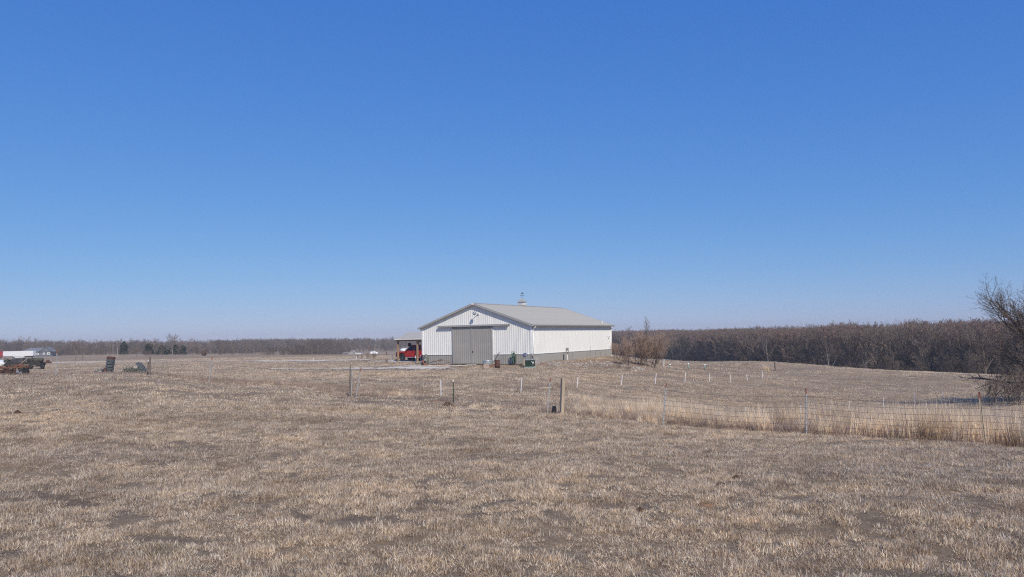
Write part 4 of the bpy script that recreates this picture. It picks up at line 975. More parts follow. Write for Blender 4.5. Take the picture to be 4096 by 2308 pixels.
for prt, (x0, x1), (y0, y1), (zz0, zz1), n in ((dh, (-2.3, 1.3), (-.5, .5), (.2, .85), 60), (hm, (-2.4, 2.2), (-.65, .1), (.3, 1.15), 45)):
    b = MB(); rr = random.Random(n)
    for k in range(n):
        a = Vector((rr.uniform(x0, x1), rr.uniform(y0, y1), rr.uniform(zz0, zz1))); d = Vector((rr.gauss(0, .22), rr.gauss(0, .1), rr.gauss(0, .2))); b.tube(a, a + d, .012 + .03 * rr.random(), n=4)
    b.build('linkage', M['rust'] if prt is dh else M['dark_iron'], prt)
pc = G(2, 115); b = MB(); b.prism([(-1.5, .1), (.9, .1), (1.05, .5), (.6, .62), (.1, .95), (-1.2, .98), (-1.5, .6)], -.7, .7); thing_at(b, 'tank', M['white_plastic'], pc, 'white tank end showing at the left edge above the machinery', 'tank', bevel=.08)

# ------------------------------------------------------------------ far trailer, lorry cab and house at the left
TZ = lambda px, Y: G(px, Y)
g = G(78, 420)
tr = empty('semi_trailer', g, 0.0, 'long white semi trailer parked beyond the field at far left', 'semi trailer')
z0 = at(78, 1424, 420).z - g.z; z1 = at(78, 1404, 420).z - g.z; hw = 8.2
b = MB(); b.box((0, 0, (z0 + z1) / 2), (hw * 2, 2.5, z1 - z0)); b.build('box_body', M['white_plastic'], tr)
for k in range(16):
    b = MB(); b.box((-hw + .5 + k * 1.02, -1.27, (z0 + z1) / 2), (.06, .04, z1 - z0 - .1)); b.build('rib', M['trim_white'], tr)
b = MB(); b.box((hw - 2.5, 0, z0 - .25), (4.5, 1, .3)); b.build('bogie_frame', M['black'], tr)
for x in (hw - 3.4, hw - 1.9):
    for y in (-1, 1): b = MB(); b.lathe([(0, -.15), (.45, -.15), (.5, 0), (.45, .15), (0, .15)], 14, (x, y, z0 - .65), Matrix.Rotation(PI / 2, 3, 'X')); b.build('wheel', M['rubber_black'], tr)
b = MB(); b.prism([(-3.4, z0 - .12), (3.6, z0 - .12), (2.6, z0 - .95), (-1.0, z0 - .90)], -1.24, -1.18); b.build('side_skirt', M['white_plastic'], tr)
b = MB()
for x in (-3.5, ): b.box((x, 0, z0 / 2), (.3, 1.6, z0)); 
b.build('landing_leg', M['galv'], tr)
gc = G(4, 420)
tc_ = empty('lorry_cab', gc, 0, 'red lorry cab at the left end of the white trailer', 'lorry')
h = z1
b = MB(); b.prism([(-4.5, .8), (1.6, .8), (1.6, h - .3), (1.0, h + .1), (-1.2, h), (-1.6, h - 1.2), (-4.4, h - 1.5)], -1.2, 1.2); b.build('cab_body', M['red_paint'], tc_, bevel=.1)
for x in (-3.6, .6): b = MB(); b.lathe([(0, -.15), (.45, -.15), (.5, 0), (.45, .15), (0, .15)], 14, (x, -1.05, .5), Matrix.Rotation(PI / 2, 3, 'X')); b.build('wheel', M['rubber_black'], tc_)
b = MB(); b.prism([(-1.5, h - 1.1), (.1, h - 1.1), (.1, h - .4), (-1.1, h - .4)], -1.24, -1.2); b.build('side_window', M['glass'], tc_)
b = MB(); b.box((1.9, 0, h - 1.4), (.9, 2.0, 1.2)); b.build('roof_fairing', M['white_plastic'], tc_)
# house
Yh = 445; gh = at(150, 1425, Yh)
hs = empty('house', (at(150, 1420, Yh).x, Yh, gh.z - 0.4), 0.12, 'low grey house with shingled roof right of the white trailer', 'house')
s = Yh / FPX
def hx(px): return (px - 150) * s
wall_h = 3.0
b = MB(); b.box((hx(150), 1.5, wall_h / 2), (hx(212) - hx(95), 8, wall_h)); b.build('wall', M['house_grey'], hs)
b = MB(); e0, e1, zt, ze = hx(90), hx(166), 5.3, 3.1
b.add([(e0, -3.0, ze), (e1, -3.0, ze), (hx(192), 1.5, zt), (hx(118), 1.5, zt), (e0, 6, ze), (e1, 6, ze)], [(0, 1, 2, 3), (3, 2, 5, 4), (0, 3, 4), (1, 5, 2), (0, 4, 5, 1)]); b.build('roof', M['shingle'], hs)
b = MB(); b.prism([(hx(166), 3.0), (hx(214), 3.0), (hx(190), 5.25)], -2.95, 2.0); b.build('gable_wall', M['house_grey'], hs)
b = MB()
for xa, xb in ((hx(162), hx(190)), (hx(218), hx(190))):
    za = 2.9 if True else 0; d = Vector((xb - xa, 0, 5.45 - za)); b.box((Vector((xa, -.5, za)) + Vector((xb, -.5, 5.45))) / 2, (d.length, 5.6, .16), rot=d.to_track_quat('X', 'Z').to_matrix())
b.build('gable_roof', M['shingle'], hs)
for px, w, h_ in ((159, 1.3, 1.0), (183, 1.1, 1.1), (200, 1.3, 1.4)):
    b = MB(); b.box((hx(px), -2.98 if px > 166 else -2.55, 1.9), (w, .08, h_)); w_o = b.build('window', M['trim_white'], hs)
    b = MB(); b.box((hx(px), -3.03 if px > 166 else -2.6, 1.9), (w * .4, .04, h_ * .4)); b.build('pane', M['glass'], w_o)
# farmstead in the valley left of the carport
def shed(px0, px1, py_top, py_eave, Y, label, name='shed', depth=7, wall='galv', gable=True, roof=None):
    base = at((px0 + px1) / 2, 1424, Y); w = (px1 - px0) * Y / FPX; ht = at(px0, py_top, Y).z - base.z; he = at(px0, py_eave, Y).z - base.z
    r = empty(name, base, 0, label, 'shed')
    b = MB()
    if gable: b.prism([(-w / 2, 0), (w / 2, 0), (w / 2, he), (0, ht), (-w / 2, he)], 0, depth)
    else: b.box((0, depth / 2, he / 2), (w, depth, he))
    b.build('wall', M[wall], r)
    b = MB()
    if gable:
        for sgn in (-1, 1):
            a, c = Vector((sgn * w / 2 * 1.05, depth / 2, he - .1)), Vector((0, depth / 2, ht + .08)); d = c - a; b.box((a + c) / 2, (d.length, depth + .6, .12), rot=d.to_track_quat('X', 'Z').to_matrix())
    else: b.box((0, depth / 2, he + .1), (w + .4, depth + .4, .2), rot=Matrix.Rotation(.03, 3, 'X'))
    b.build('roof', M[roof or 'stone'], r); return r
shed(1393, 1419, 1403, 1412, 505, 'pale grey gabled shed in the hollow beyond the road', wall='trim_grey')
shed(1368, 1394, 1412, 1412.5, 510, 'low dark roofed lean-to left of the pale gabled shed', gable=False, wall='house_grey')
shed(1421, 1444, 1411, 1411.5, 500, 'low white shed right of the pale gabled shed', gable=False, wall='trim_white')
# white round tanks behind the shrubs
def round_tank(px, Y, r, py_top, label, mm='white_plastic'):
    base = at(px, 1425, Y); h = at(px, py_top, Y).z - base.z; b = MB(); b.lathe([(0, 0), (r, 0), (r, h * .8), (r * .8, h * .95), (0, h)], 16); return thing_at(b, 'round_tank', M[mm], base, label, 'tank', smooth=False)
round_tank(1487, 480, 1.2, 1406, 'left one of three white round tanks in the hollow'); round_tank(1496, 480, 1.2, 1405, 'middle one of three white round tanks in the hollow'); round_tank(1504, 482, 1.3, 1407, 'right one of three white round tanks in the hollow')
round_tank(1616, 320, 1.6, 1393, 'white round tank seen over the pickup bonnet')
round_tank(662, 330, 1.1, 1390, 'pale dome shaped tank under the far left trees', 'stone')
# utility pole far left
stake('utility_pole', 470, 1392, 469, 1430, 240, .07, 'trim_grey', 'thin white pole in front of the far left trees', 'pole')
stake('utility_pole', 452, 1380, 452, 1425, 260, .08, 'grey_wood', 'thin grey pole left of the white pole before the trees', 'pole')
# big bale
b = MB(); b.lathe([(0, -.6), (.75, -.6), (.78, 0), (.75, .6), (0, .6)], 18, (0, 0, .72), Matrix.Rotation(1.2, 3, 'X')); thing_at(b, 'round_bale', M['dung'], G(814, 262), 'dark round bale alone in the far left field', 'bale', smooth=False)
# ------------------------------------------------------------------ bare trees
def gen_tree(seed, H=10.0, trunk_h=0.3, limbs=11, kids=(7, 6, 5), spread=(35, 75), limb_len=0.42, r0=0.16, up=0.25, twig_w=0.014, stems=1, wob=0.22, minw=0.006, shrink=(.55, .5, .5)):
    """returns (trunk MB, crown MB): trunk = stem and limbs as tubes, crown = branches and twigs"""
    rr = random.Random(seed); T = MB(); Cn = MB()
    def perp(d):
        a = Vector((rr.gauss(0, 1), rr.gauss(0, 1), rr.gauss(0, 1))); a = a - d * a.dot(d); return a.normalized()
    def seg(m_, a, b, ra, rb, thick):
        if thick: m_.tube(a, b, ra, rb, n=5 if ra > .05 else 3, caps=False)
        else:
            d = (b - a); s = perp(d.normalized()); m_.add([a - s * ra, a + s * ra, b + s * rb * .6, b - s * rb * .6], [(0, 1, 2, 3)])
    def grow(p, d, L, r, lev, n, m_):
        pts = [(p.copy(), d.copy())]; step = L / n
        for k in range(n):
            d = (d + perp(d) * wob * rr.random() + Vector((0, 0, up * .35)) * (1 if lev else .3)).normalized()
            q = p + d * step; ra = r * (1 - k / n * .6); rb = r * (1 - (k + 1) / n * .6)
            seg(m_, p, q, max(ra, minw), max(rb, minw * .7), lev <= 2 and ra > .012)
            p = q; pts.append((p.copy(), d.copy()))
        return pts
    def children(pts, L, r, lev):
        if lev >= len(kids): return
        nk = kids[lev]
        for c in range(nk):
            t = (.22 + .78 * (c + rr.random()) / nk); f = t * (len(pts) - 1); i = min(int(f), len(pts) - 2)
            p = pts[i][0].lerp(pts[i + 1][0], f - i); d = pts[i][1]
            a = math.radians(rr.uniform(25, 62)); nd = (d * math.cos(a) + perp(d) * math.sin(a)).normalized(); nd = (nd + Vector((0, 0, up))).normalized()
            l2 = L * shrink[lev] * rr.uniform(.65, 1.15) * (1.12 - .4 * t); r2 = max(twig_w * .5, r * .42)
            ps = grow(p, nd, l2, r2, lev + 2, 3 if lev < 2 else 2, T if lev < 0 else Cn)
            children(ps, l2, r2, lev + 1)
    for s in range(stems):
        a0 = rr.random() * 6.28; ln_ = rr.uniform(.08, .55); d = Vector((0, 0, 1)) if stems == 1 else Vector((ln_ * math.cos(a0), ln_ * math.sin(a0), 1)).normalized()
        tr = grow(Vector((0.035 * stems * math.cos(a0) * (stems > 1), 0.035 * stems * math.sin(a0) * (stems > 1), -.3)), d, H * .72, r0, 0, 9, T)
        for c in range(limbs):
            t = trunk_h + (1 - trunk_h) * (c + rr.random()) / limbs; f = t * (len(tr) - 1); i = min(int(f), len(tr) - 2)
            p = tr[i][0].lerp(tr[i + 1][0], f - i); az = c * 2.4 + rr.random(); el = math.radians(90 - rr.uniform(*spread) * (1.15 - .5 * t))
            nd = Vector((math.cos(az) * math.cos(el), math.sin(az) * math.cos(el), math.sin(el)))
            L = H * limb_len * rr.uniform(.75, 1.15) * (1.15 - .5 * t); r = r0 * .42 * (1.2 - .7 * t)
            ps = grow(p, nd, L, r, 1, 5, T); children(ps, L, r, 0)
    return T, Cn
def tree_meshes(seed, mt_t, mt_c, **k):
    t, c = gen_tree(seed, **k)
    me1 = bpy.data.meshes.new('trunk'); me1.from_pydata(t.v, [], t.f); me1.materials.append(mt_t)
    me2 = bpy.data.meshes.new('crown'); me2.from_pydata(c.v, [], c.f); me2.materials.append(mt_c)
    zmax = max([v[2] for v in c.v] + [v[2] for v in t.v]); return me1, me2, zmax
def fixed_tree(px, Y, top_py, me, label, cat='tree', name='bare_tree', rz=None, wide=1.0, group=None, base=None):
    p = base or on_ground(px, Y); top = at(px, top_py, Y); s = (top.z - p.z) / me[2]
    r = empty(name, p, random.random() * 6 if rz is None else rz, label, cat, group); r.scale = (s * wide, s * wide, s)
    for nm, mm in (('trunk', me[0]), ('crown', me[1])):
        o = link(bpy.data.objects.new(nm, mm)); o.parent = r
    return r

FOREST = [tree_meshes(100 + i, M['bark'] if i % 3 else M['bark_pale'], M['bark_red'] if i in (1, 4) else M['bark'], H=10, trunk_h=.22, limbs=13, kids=(7, 6, 4), limb_len=.34, r0=.12, twig_w=.034, minw=.015, up=.28) for i in range(6)]
DENSE = [tree_meshes(140 + i, M['bark_dark'], M['bark_dark'] if i else M['bark'], H=10, trunk_h=.06, limbs=16, kids=(6, 5, 4), limb_len=.34, r0=.12, twig_w=.04, minw=.018, up=.25) for i in range(3)]
FARM = [tree_meshes(170 + i, M['bark'], M['bark_red'] if i == 1 else M['bark'], H=10, trunk_h=.22, limbs=10, kids=(5, 4, 3), limb_len=.42, r0=.2, twig_w=.05, minw=.03, up=.25) for i in range(4)]

# ---- instancing of stuff on point clouds
def scatter(name, protos, P, rotz, scl, vid, kind='stuff', label=None, cat=None, tilt=None):
    """one object whose points carry instances of the prototype meshes"""
    col = bpy.data.collections.new(name + '_kinds')
    for i, me in enumerate(protos):
        o = bpy.data.objects.new(f'{name}_kind_{i:02d}', me); col.objects.link(o)
    me = bpy.data.meshes.new(name); me.vertices.add(len(P)); me.vertices.foreach_set('co', np.asarray(P, np.float32).ravel())
    rot = np.zeros((len(P), 3), np.float32); rot[:, 2] = rotz
    if tilt is not None: rot[:, :2] = tilt
    sc = np.asarray(scl, np.float32); sc = np.repeat(sc[:, None], 3, 1) if sc.ndim == 1 else sc
    for nm, tp, arr in (('rotv', 'FLOAT_VECTOR', rot), ('sclv', 'FLOAT_VECTOR', sc)):
        a = me.attributes.new(nm, tp, 'POINT'); a.data.foreach_set('vector', arr.astype(np.float32).ravel())
    a = me.attributes.new('vid', 'INT', 'POINT'); a.data.foreach_set('value', np.asarray(vid, np.int32))
    o = link(bpy.data.objects.new(name, me)); tag(o, label, cat, None, kind)
    ng = bpy.data.node_groups.new(name + '_nodes', 'GeometryNodeTree')
    ng.interface.new_socket('Geometry', in_out='INPUT', socket_type='NodeSocketGeometry'); ng.interface.new_socket('Geometry', in_out='OUTPUT', socket_type='NodeSocketGeometry')
    N = ng.nodes; gi = N.new('NodeGroupInput'); gout = N.new('NodeGroupOutput'); iop = N.new('GeometryNodeInstanceOnPoints'); ci = N.new('GeometryNodeCollectionInfo')
    ci.inputs['Collection'].default_value = col; ci.inputs['Separate Children'].default_value = True; ci.inputs['Reset Children'].default_value = True
    iop.inputs['Pick Instance'].default_value = True
    def attr(nm, tp):
        n = N.new('GeometryNodeInputNamedAttribute'); n.data_type = tp; n.inputs['Name'].default_value = nm
        return [s for s in n.outputs if s.enabled and s.name == 'Attribute'][0]
    e2r = N.new('FunctionNodeEulerToRotation'); ng.links.new(attr('rotv', 'FLOAT_VECTOR'), e2r.inputs[0])
    ng.links.new(gi.outputs[0], iop.inputs['Points']); ng.links.new(ci.outputs[0], iop.inputs['Instance'])
    ng.links.new(attr('vid', 'INT'), iop.inputs['Instance Index']); ng.links.new(e2r.outputs[0], iop.inputs['Rotation']); ng.links.new(attr('sclv', 'FLOAT_VECTOR'), iop.inputs['Scale'])
    ng.links.new(iop.outputs[0], gout.inputs[0])
    md = o.modifiers.new('scatter', 'NODES'); md.node_group = ng
    return o
def joined(me_pair, name):
    me = bpy.data.meshes.new(name); a, b = me_pair[0], me_pair[1]
    va = np.empty(len(a.vertices) * 3, np.float32); a.vertices.foreach_get('co', va); vb = np.empty(len(b.vertices) * 3, np.float32); b.vertices.foreach_get('co', vb)
    n = len(a.vertices); fa = [tuple(p.vertices) for p in a.polygons]; fb = [tuple(i + n for i in p.vertices) for p in b.polygons]
    me.from_pydata(np.concatenate([va, vb]).reshape(-1, 3).tolist(), [], fa + fb); me.materials.append(a.materials[0]); me.materials.append(b.materials[0])
    me.polygons.foreach_set('material_index', [0] * len(fa) + [1] * len(fb)); return me
FJ = [joined(m_, 'forest_tree') for m_ in FOREST]; DJ = [joined(m_, 'thicket_tree') for m_ in DENSE]; AJ = [joined(m_, 'far_tree') for m_ in FARM]

def woods(name, path, depth, n, protos, label, zb=None, jit=.12, hs=1.0, nb=None):
    """path: (px, Y, top_py) along the near edge; trees fill `depth` metres behind it"""
    zm = [max(v.co.z for v in m_.vertices) for m_ in protos]
    A = np.array(path, float); seg = np.hypot(np.diff((A[:, 0] - 2048) * A[:, 1] / FPX), np.diff(A[:, 1])); cum = np.concatenate([[0], np.cumsum(seg)])
    P, S, V = [], [], []
    r = np.random.default_rng(len(name) * 7 + n)
    t = r.random(n) * cum[-1]; dd = r.random(n) ** 1.1 * depth
    for ti, di in zip(t, dd):
        px, Y, ty = (np.interp(ti, cum, A[:, k]) for k in range(3))
        p = at(px, 1400, Y); q = p.xy.normalized(); x, y = p.x + q.x * di, p.y + q.y * di
        P.append((x, y)); S.append(CAMZ + at(px, ty, Y + di * .35).z - CAMZ)
    P = np.array(P); z = height(P[:, 0], P[:, 1]); H = (np.array(S) - z)
    vid = r.integers(0, len(protos), n); H = H * (1 + jit * r.standard_normal(n) * .8 - jit * .6) * hs
    H = H * (.93 + .09 * vnoise(P[:, 0] / 16, P[:, 1] / 16, 77) + .04 * vnoise(P[:, 0] / 5, P[:, 1] / 5, 78)) if hs else H
    H = np.clip(H, 2.5, 24)
    sc = H / np.array(zm)[vid]; sx = sc * (1 + .15 * r.standard_normal(n)); sx = np.clip(sx, sc * .7, sc * 1.4)
    return scatter(name, protos, np.column_stack([P, z]), r.random(n) * 6.28, np.column_stack([sx, sx, sc]), vid, label=label)
EDGE_R = [(2440, 470, 1322), (2560, 400, 1324), (2700, 320, 1318), (2860, 265, 1317), (3000, 228, 1312), (3200, 200, 1302), (3400, 182, 1290), (3650, 170, 1282), (3900, 158, 1276), (4200, 148, 1268), (4700, 140, 1255)]
woods('woodland', EDGE_R, 75, 3400, FJ + DJ[:1], 'dense leafless brown woodland rising behind the right field', jit=.035)
woods('thicket', [(a, b - 6, 1410 + (a - 2400) * .012) for a, b, c in EDGE_R], 26, 750, DJ, 'dark bare undergrowth along the foot of the right woodland', jit=.25)
woods('distant_woodland', [(2380, 700, 1320), (2700, 640, 1322), (3100, 560, 1318), (3300, 520, 1312)], 60, 420, AJ, 'far bluish tree line left of the right woodland')
EDGE_L = [(-500, 560, 1368), (60, 540, 1361), (350, 520, 1365), (620, 500, 1362), (850, 520, 1361), (1000, 590, 1359), (1150, 680, 1356), (1400, 740, 1353), (1640, 740, 1353), (1900, 740, 1356)]
woods('far_woodland', EDGE_L, 80, 2600, AJ + DJ[1:], 'grey-brown bare tree line along the horizon on the left', jit=.12)
woods('middle_thicket', [(225, 345, 1390), (300, 340, 1380), (520, 330, 1385), (760, 320, 1390), (980, 310, 1394), (1180, 330, 1380), (1300, 430, 1372), (1400, 600, 1372), (1610, 620, 1374)], 30, 950, DJ + AJ[:1], 'low bare thicket in front of the far left tree line', jit=.3)

# ---- single trees one can tell apart
LT = [tree_meshes(200 + i, M['bark'] if i else M['bark_pale'], M['bark'], H=10, trunk_h=.30, limbs=9, kids=(7, 6, 4), limb_len=.48, r0=.22, twig_w=.03, minw=.016, up=.22, spread=(25, 60)) for i in range(3)]
for px, Y, ty, k, lb in ((690, 250, 1328, 0, 'tallest bare tree with pale forked trunk on the far left skyline'),
                         (645, 238, 1376, 1, 'small dark bare tree just left of the tallest pale forked tree'), (716, 242, 1372, 2, 'small dark bare tree just right of the tallest pale forked tree'),
                         (768, 248, 1346, 1, 'medium bare tree second right of the tallest pale forked tree'), (622, 262, 1348, 2, 'bare tree with wide thin crown left of the tallest forked tree'),
                         (303, 175, 1352, 2, 'dark bare tree right of the grey house and its white windows'), (330, 182, 1368, 1, 'smaller dark bare tree beside the one right of the house'),
                         (545, 225, 1384, 2, 'short bare tree behind the curved tyre row'), (888, 262, 1362, 1, 'bare tree right of the lone round bale'), (935, 265, 1366, 2, 'dark bushy bare tree second right of the lone round bale'),
                         (986, 270, 1358, 1, 'bare tree third right of the lone round bale'), (1016, 272, 1352, 0, 'bare tree fourth right of the lone round bale, thin pale crown'), (1048, 275, 1368, 2, 'low dark bare tree fifth right of the lone round bale')):
    fixed_tree(px, Y, ty, LT[k], lb, group='separate bare trees in the far left field')
for px, Y, ty, lb in ((112, 470, 1342, 'broad pale grey-brown crown rising above the house roof at far left'), (140, 480, 1350, 'second pale crown right of the broad crown above the house'), (190, 470, 1362, 'low rounded crown over the right end of the grey house'), (275, 430, 1356, 'thin crown rising above the tree line left of the tyre stack'), (350, 440, 1356, 'thin tall crown above the tree line just left of the tyre stack'), (460, 440, 1358, 'brown wispy crown above the tree line right of the tyre stack'), (1385, 735, 1348, 'crown standing a little above the tree line left of the carport')):
    fixed_tree(px, Y, ty, FARM[random.randrange(4)], lb, wide=1.2)
# cedars
def cedar_mesh(seed, n=1500):
    rr = random.Random(seed); b = MB()
    for k in range(n):
        z = rr.random() ** .8; R = .42 * (1 - z) ** .42 * (.6 + .4 * math.sqrt(min(1, z * 6))) * (1 + .25 * math.sin(seed + 9 * z)); a = rr.random() * 6.28; r = R * (.6 + .45 * rr.random())
        p = Vector((r * math.cos(a), r * math.sin(a), .06 + z * .94)); s = .035 + .03 * rr.random(); u = Vector((rr.gauss(0, 1), rr.gauss(0, 1), rr.gauss(0, 1))).normalized(); v = u.orthogonal().normalized()
        b.add([p - u * s, p + v * s, p + u * s], [(0, 1, 2)])
    me = bpy.data.meshes.new('crown'); me.from_pydata(b.v, [], b.f); me.materials.append(M['cedar'])
    t = MB(); t.tube((0, 0, -.05), (0, 0, .8), .025, .008, n=6); me2 = t.mesh('trunk', M['bark_dark']); return me2, me, 1.0
CED = [cedar_mesh(i) for i in range(3)]
for i, (px, ty, w, lb) in enumerate(((600, 1375, 1.5, 'dark green cedar right of the weathered fence post at far left'), (648, 1381, 1.3, 'dark green cedar left of the pale forked tree'), (668, 1385, 1.2, 'dark green cedar close behind the pale forked tree'), (702, 1379, 1.0, 'dark green cedar just right of the pale forked tree'),
                                     (730, 1382, 1.2, 'rounded dark green cedar above the pale dome'), (495, 1366, .8, 'small dark cedar on the skyline right of the tyre stack'), (1246, 1381, 1.5, 'dark cedar in the tree line left of the farm sheds'))):
    fixed_tree(px, 300 if i < 6 else 420, ty, CED[i % 3], lb, 'cedar', 'cedar_tree', wide=w)
# bare shrubs by the far road and the tall sapling
SHR = [tree_meshes(300 + i, mm, mm, H=4, trunk_h=.08, limbs=8, kids=(6, 4), limb_len=.45, r0=.03, twig_w=.02, minw=.009, up=.35, spread=(15, 45), stems=5, shrink=(.5, .5)) for i, mm in enumerate((M['bark'], M['bark_red'], M['bark_dark']))]
for px, Y, ty, k, w, lb in ((1427, 109, 1414, 2, 1.2, 'dark bare shrub around the white stake by the far road'), (1449, 109, 1412, 1, .8, 'reddish bare shrub right of the stake by the far road'), (1472, 107, 1408, 0, 1.0, 'grey bare shrub just left of the thin tall sapling'),
                            (1495, 107, 1406, 2, 1.3, 'spreading dark shrub before the white round tanks'), (1546, 150, 1405, 2, 1.0, 'dark bare shrub in the valley left of the carport'), (1548, 92, 1432, 1, 1.6, 'low red-orange brush heap left of the carport'), (590, 230, 1400, 1, 1.5, 'reddish brush clump behind the wooden fence posts at left')):
    fixed_tree(px, Y, ty, SHR[k], lb, 'shrub', 'bare_shrub', wide=w)
SAP = tree_meshes(330, M['bark_red'], M['bark_red'], H=5, trunk_h=.35, limbs=12, kids=(4,), limb_len=.16, r0=.05, twig_w=.02, minw=.012, up=.6, spread=(10, 30))
fixed_tree(1483, 106, 1362, SAP, 'tall thin reddish sapling by the far road left of the carport', name='sapling')
# willow scrub right of the barn
WIL = [tree_meshes(340 + i, M['bark_dark'], M['willow'], H=4, trunk_h=.12, limbs=13, kids=(8, 6), limb_len=.42, r0=.028, twig_w=.010, minw=.0048, up=.42, spread=(12, 42), stems=9, shrink=(.5, .5)) for i in range(3)]
for px, Y, ty, k, w, lb in ((2510, 77, 1350, 0, 1.15, 'left willow bush with dark bent stem beside the barn corner'), (2548, 80.5, 1322, 1, 1.25, 'dense tan willow bush in the middle right of the barn'), (2596, 81, 1312, 2, 1.4, 'rounded reddish willow bush with spreading dark stems'), (2640, 92, 1336, 1, .9, 'reddish willow bush at the right end of the clump'),
                            (2462, 84, 1360, 0, .7, 'thin grey bush right behind the barn downspout')):
    fixed_tree(px, Y, ty, WIL[k], lb, 'bush', 'willow_bush', wide=w)
LOW = tree_meshes(360, M['bark_dark'], M['bark_red'], H=2, trunk_h=.1, limbs=8, kids=(5, 3), limb_len=.5, r0=.012, twig_w=.008, minw=.005, up=.3, spread=(15, 60), stems=7, shrink=(.5, .5))
for px, Y, ty, lb in ((2475, 73, 1452, 'low purplish brush left of the willow bush foot'), (2510, 71.5, 1458, 'low dark brush at the foot of the left willow bush'), (2440, 74, 1455, 'low grey brush on the rubble bank below the barn downspout')):
    fixed_tree(px, Y, ty, LOW, lb, 'brush', 'brush', wide=1.4)
SLIM = tree_meshes(350, M['bark_pale'], M['bark'], H=6, trunk_h=.30, limbs=20, kids=(6, 5), limb_len=.25, r0=.055, twig_w=.010, minw=.0055, up=.5, spread=(15, 45), shrink=(.5, .5))
fixed_tree(2588, 83, 1262, SLIM, 'tall slender pale barked tree rising out of the willow bushes', name='slender_tree')
fixed_tree(2505, 79, 1350, SLIM, 'slim pale stemmed tree inside the left willow bush', name='slender_tree', wide=.6)
# weed stalks by the barn side
STK = MB(); 
def stalk(px, Y, ty, lean, label):
    p = on_ground(px, Y); t = at(px + lean, ty, Y) - p; b = MB(); q = t * .5 + Vector((.02, 0, 0)); b.path([(0, 0, -.03), q, t], .008, 3)
    for k in range(7): s = t * (.5 + .07 * k); b.tube(s, s + Vector((random.uniform(-.12, .12), .03, .12)), .005, n=3)
    o = b.build('weed_stalk', M['bark_dark'], loc=p); tag(o, label, 'weed')
for px, Y, ty, le, lb in ((2253, 73, 1408, 8, 'leftmost dry weed stalk against the long barn side'), (2286, 75, 1410, 5, 'dry weed stalk just left of the meter pedestal'), (2347, 77, 1407, 9, 'leaning dark weed stalk right of the meter pedestal'), (2362, 78, 1382, -1, 'tallest dark weed stalk against the barn side'), (2402, 80, 1408, 0, 'rightmost dark weed stalk against the barn side'), (2379, 79, 1400, 6, 'thin bent weed stalk near the back of the barn side')):
    stalk(px, Y, ty, le, lb)
# pale trunked trees in the right woods
PT = [tree_meshes(400 + i, M['bark_pale'], M['bark'] if i == 0 else M['bark_dark'], H=10, trunk_h=.34, limbs=8, kids=(5, 4, 3), limb_len=.40, r0=.15, twig_w=.025, minw=.013, up=.3, spread=(20, 50)) for i in range(3)]
pal = [(2692, 306, 1312, 'pale forked tree at the left end of the right woods'), (2840, 270, 1300, 'pale trunked tree with high thin crown in the left part of the woods'),
       (3118, 220, 1292, 'thin crown rising above the woods above the lone field post'), (3255, 200, 1288, 'bare tree crown rising above the woods right of the lone field post'), (3318, 174, 1345, 'forked pale trunk low at the foot of the woods right of the field post'),
       (3462, 176, 1300, 'dark trunked tall tree at the wood edge in the middle of the right woods'), (3080, 208, 1325, 'dark Y shaped trunk at the wood edge behind the lone field post')]
for i, (px, Y, ty, lb) in enumerate(pal): fixed_tree(px, Y, ty, PT[i % 3], lb, group='trees at the edge of the right woods')
DT = tree_meshes(420, M['bark_dark'], M['bark_dark'], H=10, trunk_h=.12, limbs=14, kids=(6, 5, 3), limb_len=.4, r0=.35, twig_w=.025, minw=.014, up=.2)
fixed_tree(3942, 112, 1330, DT, 'dark stout trunked tree at the field edge behind the big right tree')
# the big tree at the right edge
BIG = tree_meshes(447, M['bark_dark'], M['bark_dark'], H=8, trunk_h=.10, limbs=20, kids=(10, 8, 5), limb_len=.68, r0=.22, twig_w=.014, minw=.007, up=.14, spread=(30, 80), stems=2, wob=.3, shrink=(.5, .48, .5))
fixed_tree(4255, 50, 1050, BIG, 'big dark bare tree with low spreading branches at the right edge', rz=1.0)
for px, Y, ty, k, w, lb in ((4050, 49, 1450, 1, 1.6, 'dark tangled brush under the left side of the big tree'), (3975, 51, 1500, 0, 1.3, 'low brush at the left foot of the big tree'), (4075, 48, 1450, 2, 1.6, 'dense dark brush at the right edge under the big tree')):
    fixed_tree(px, Y, ty, (SHR[2], SHR[2], SHR[0])[k], lb, 'brush', 'brush', wide=w)

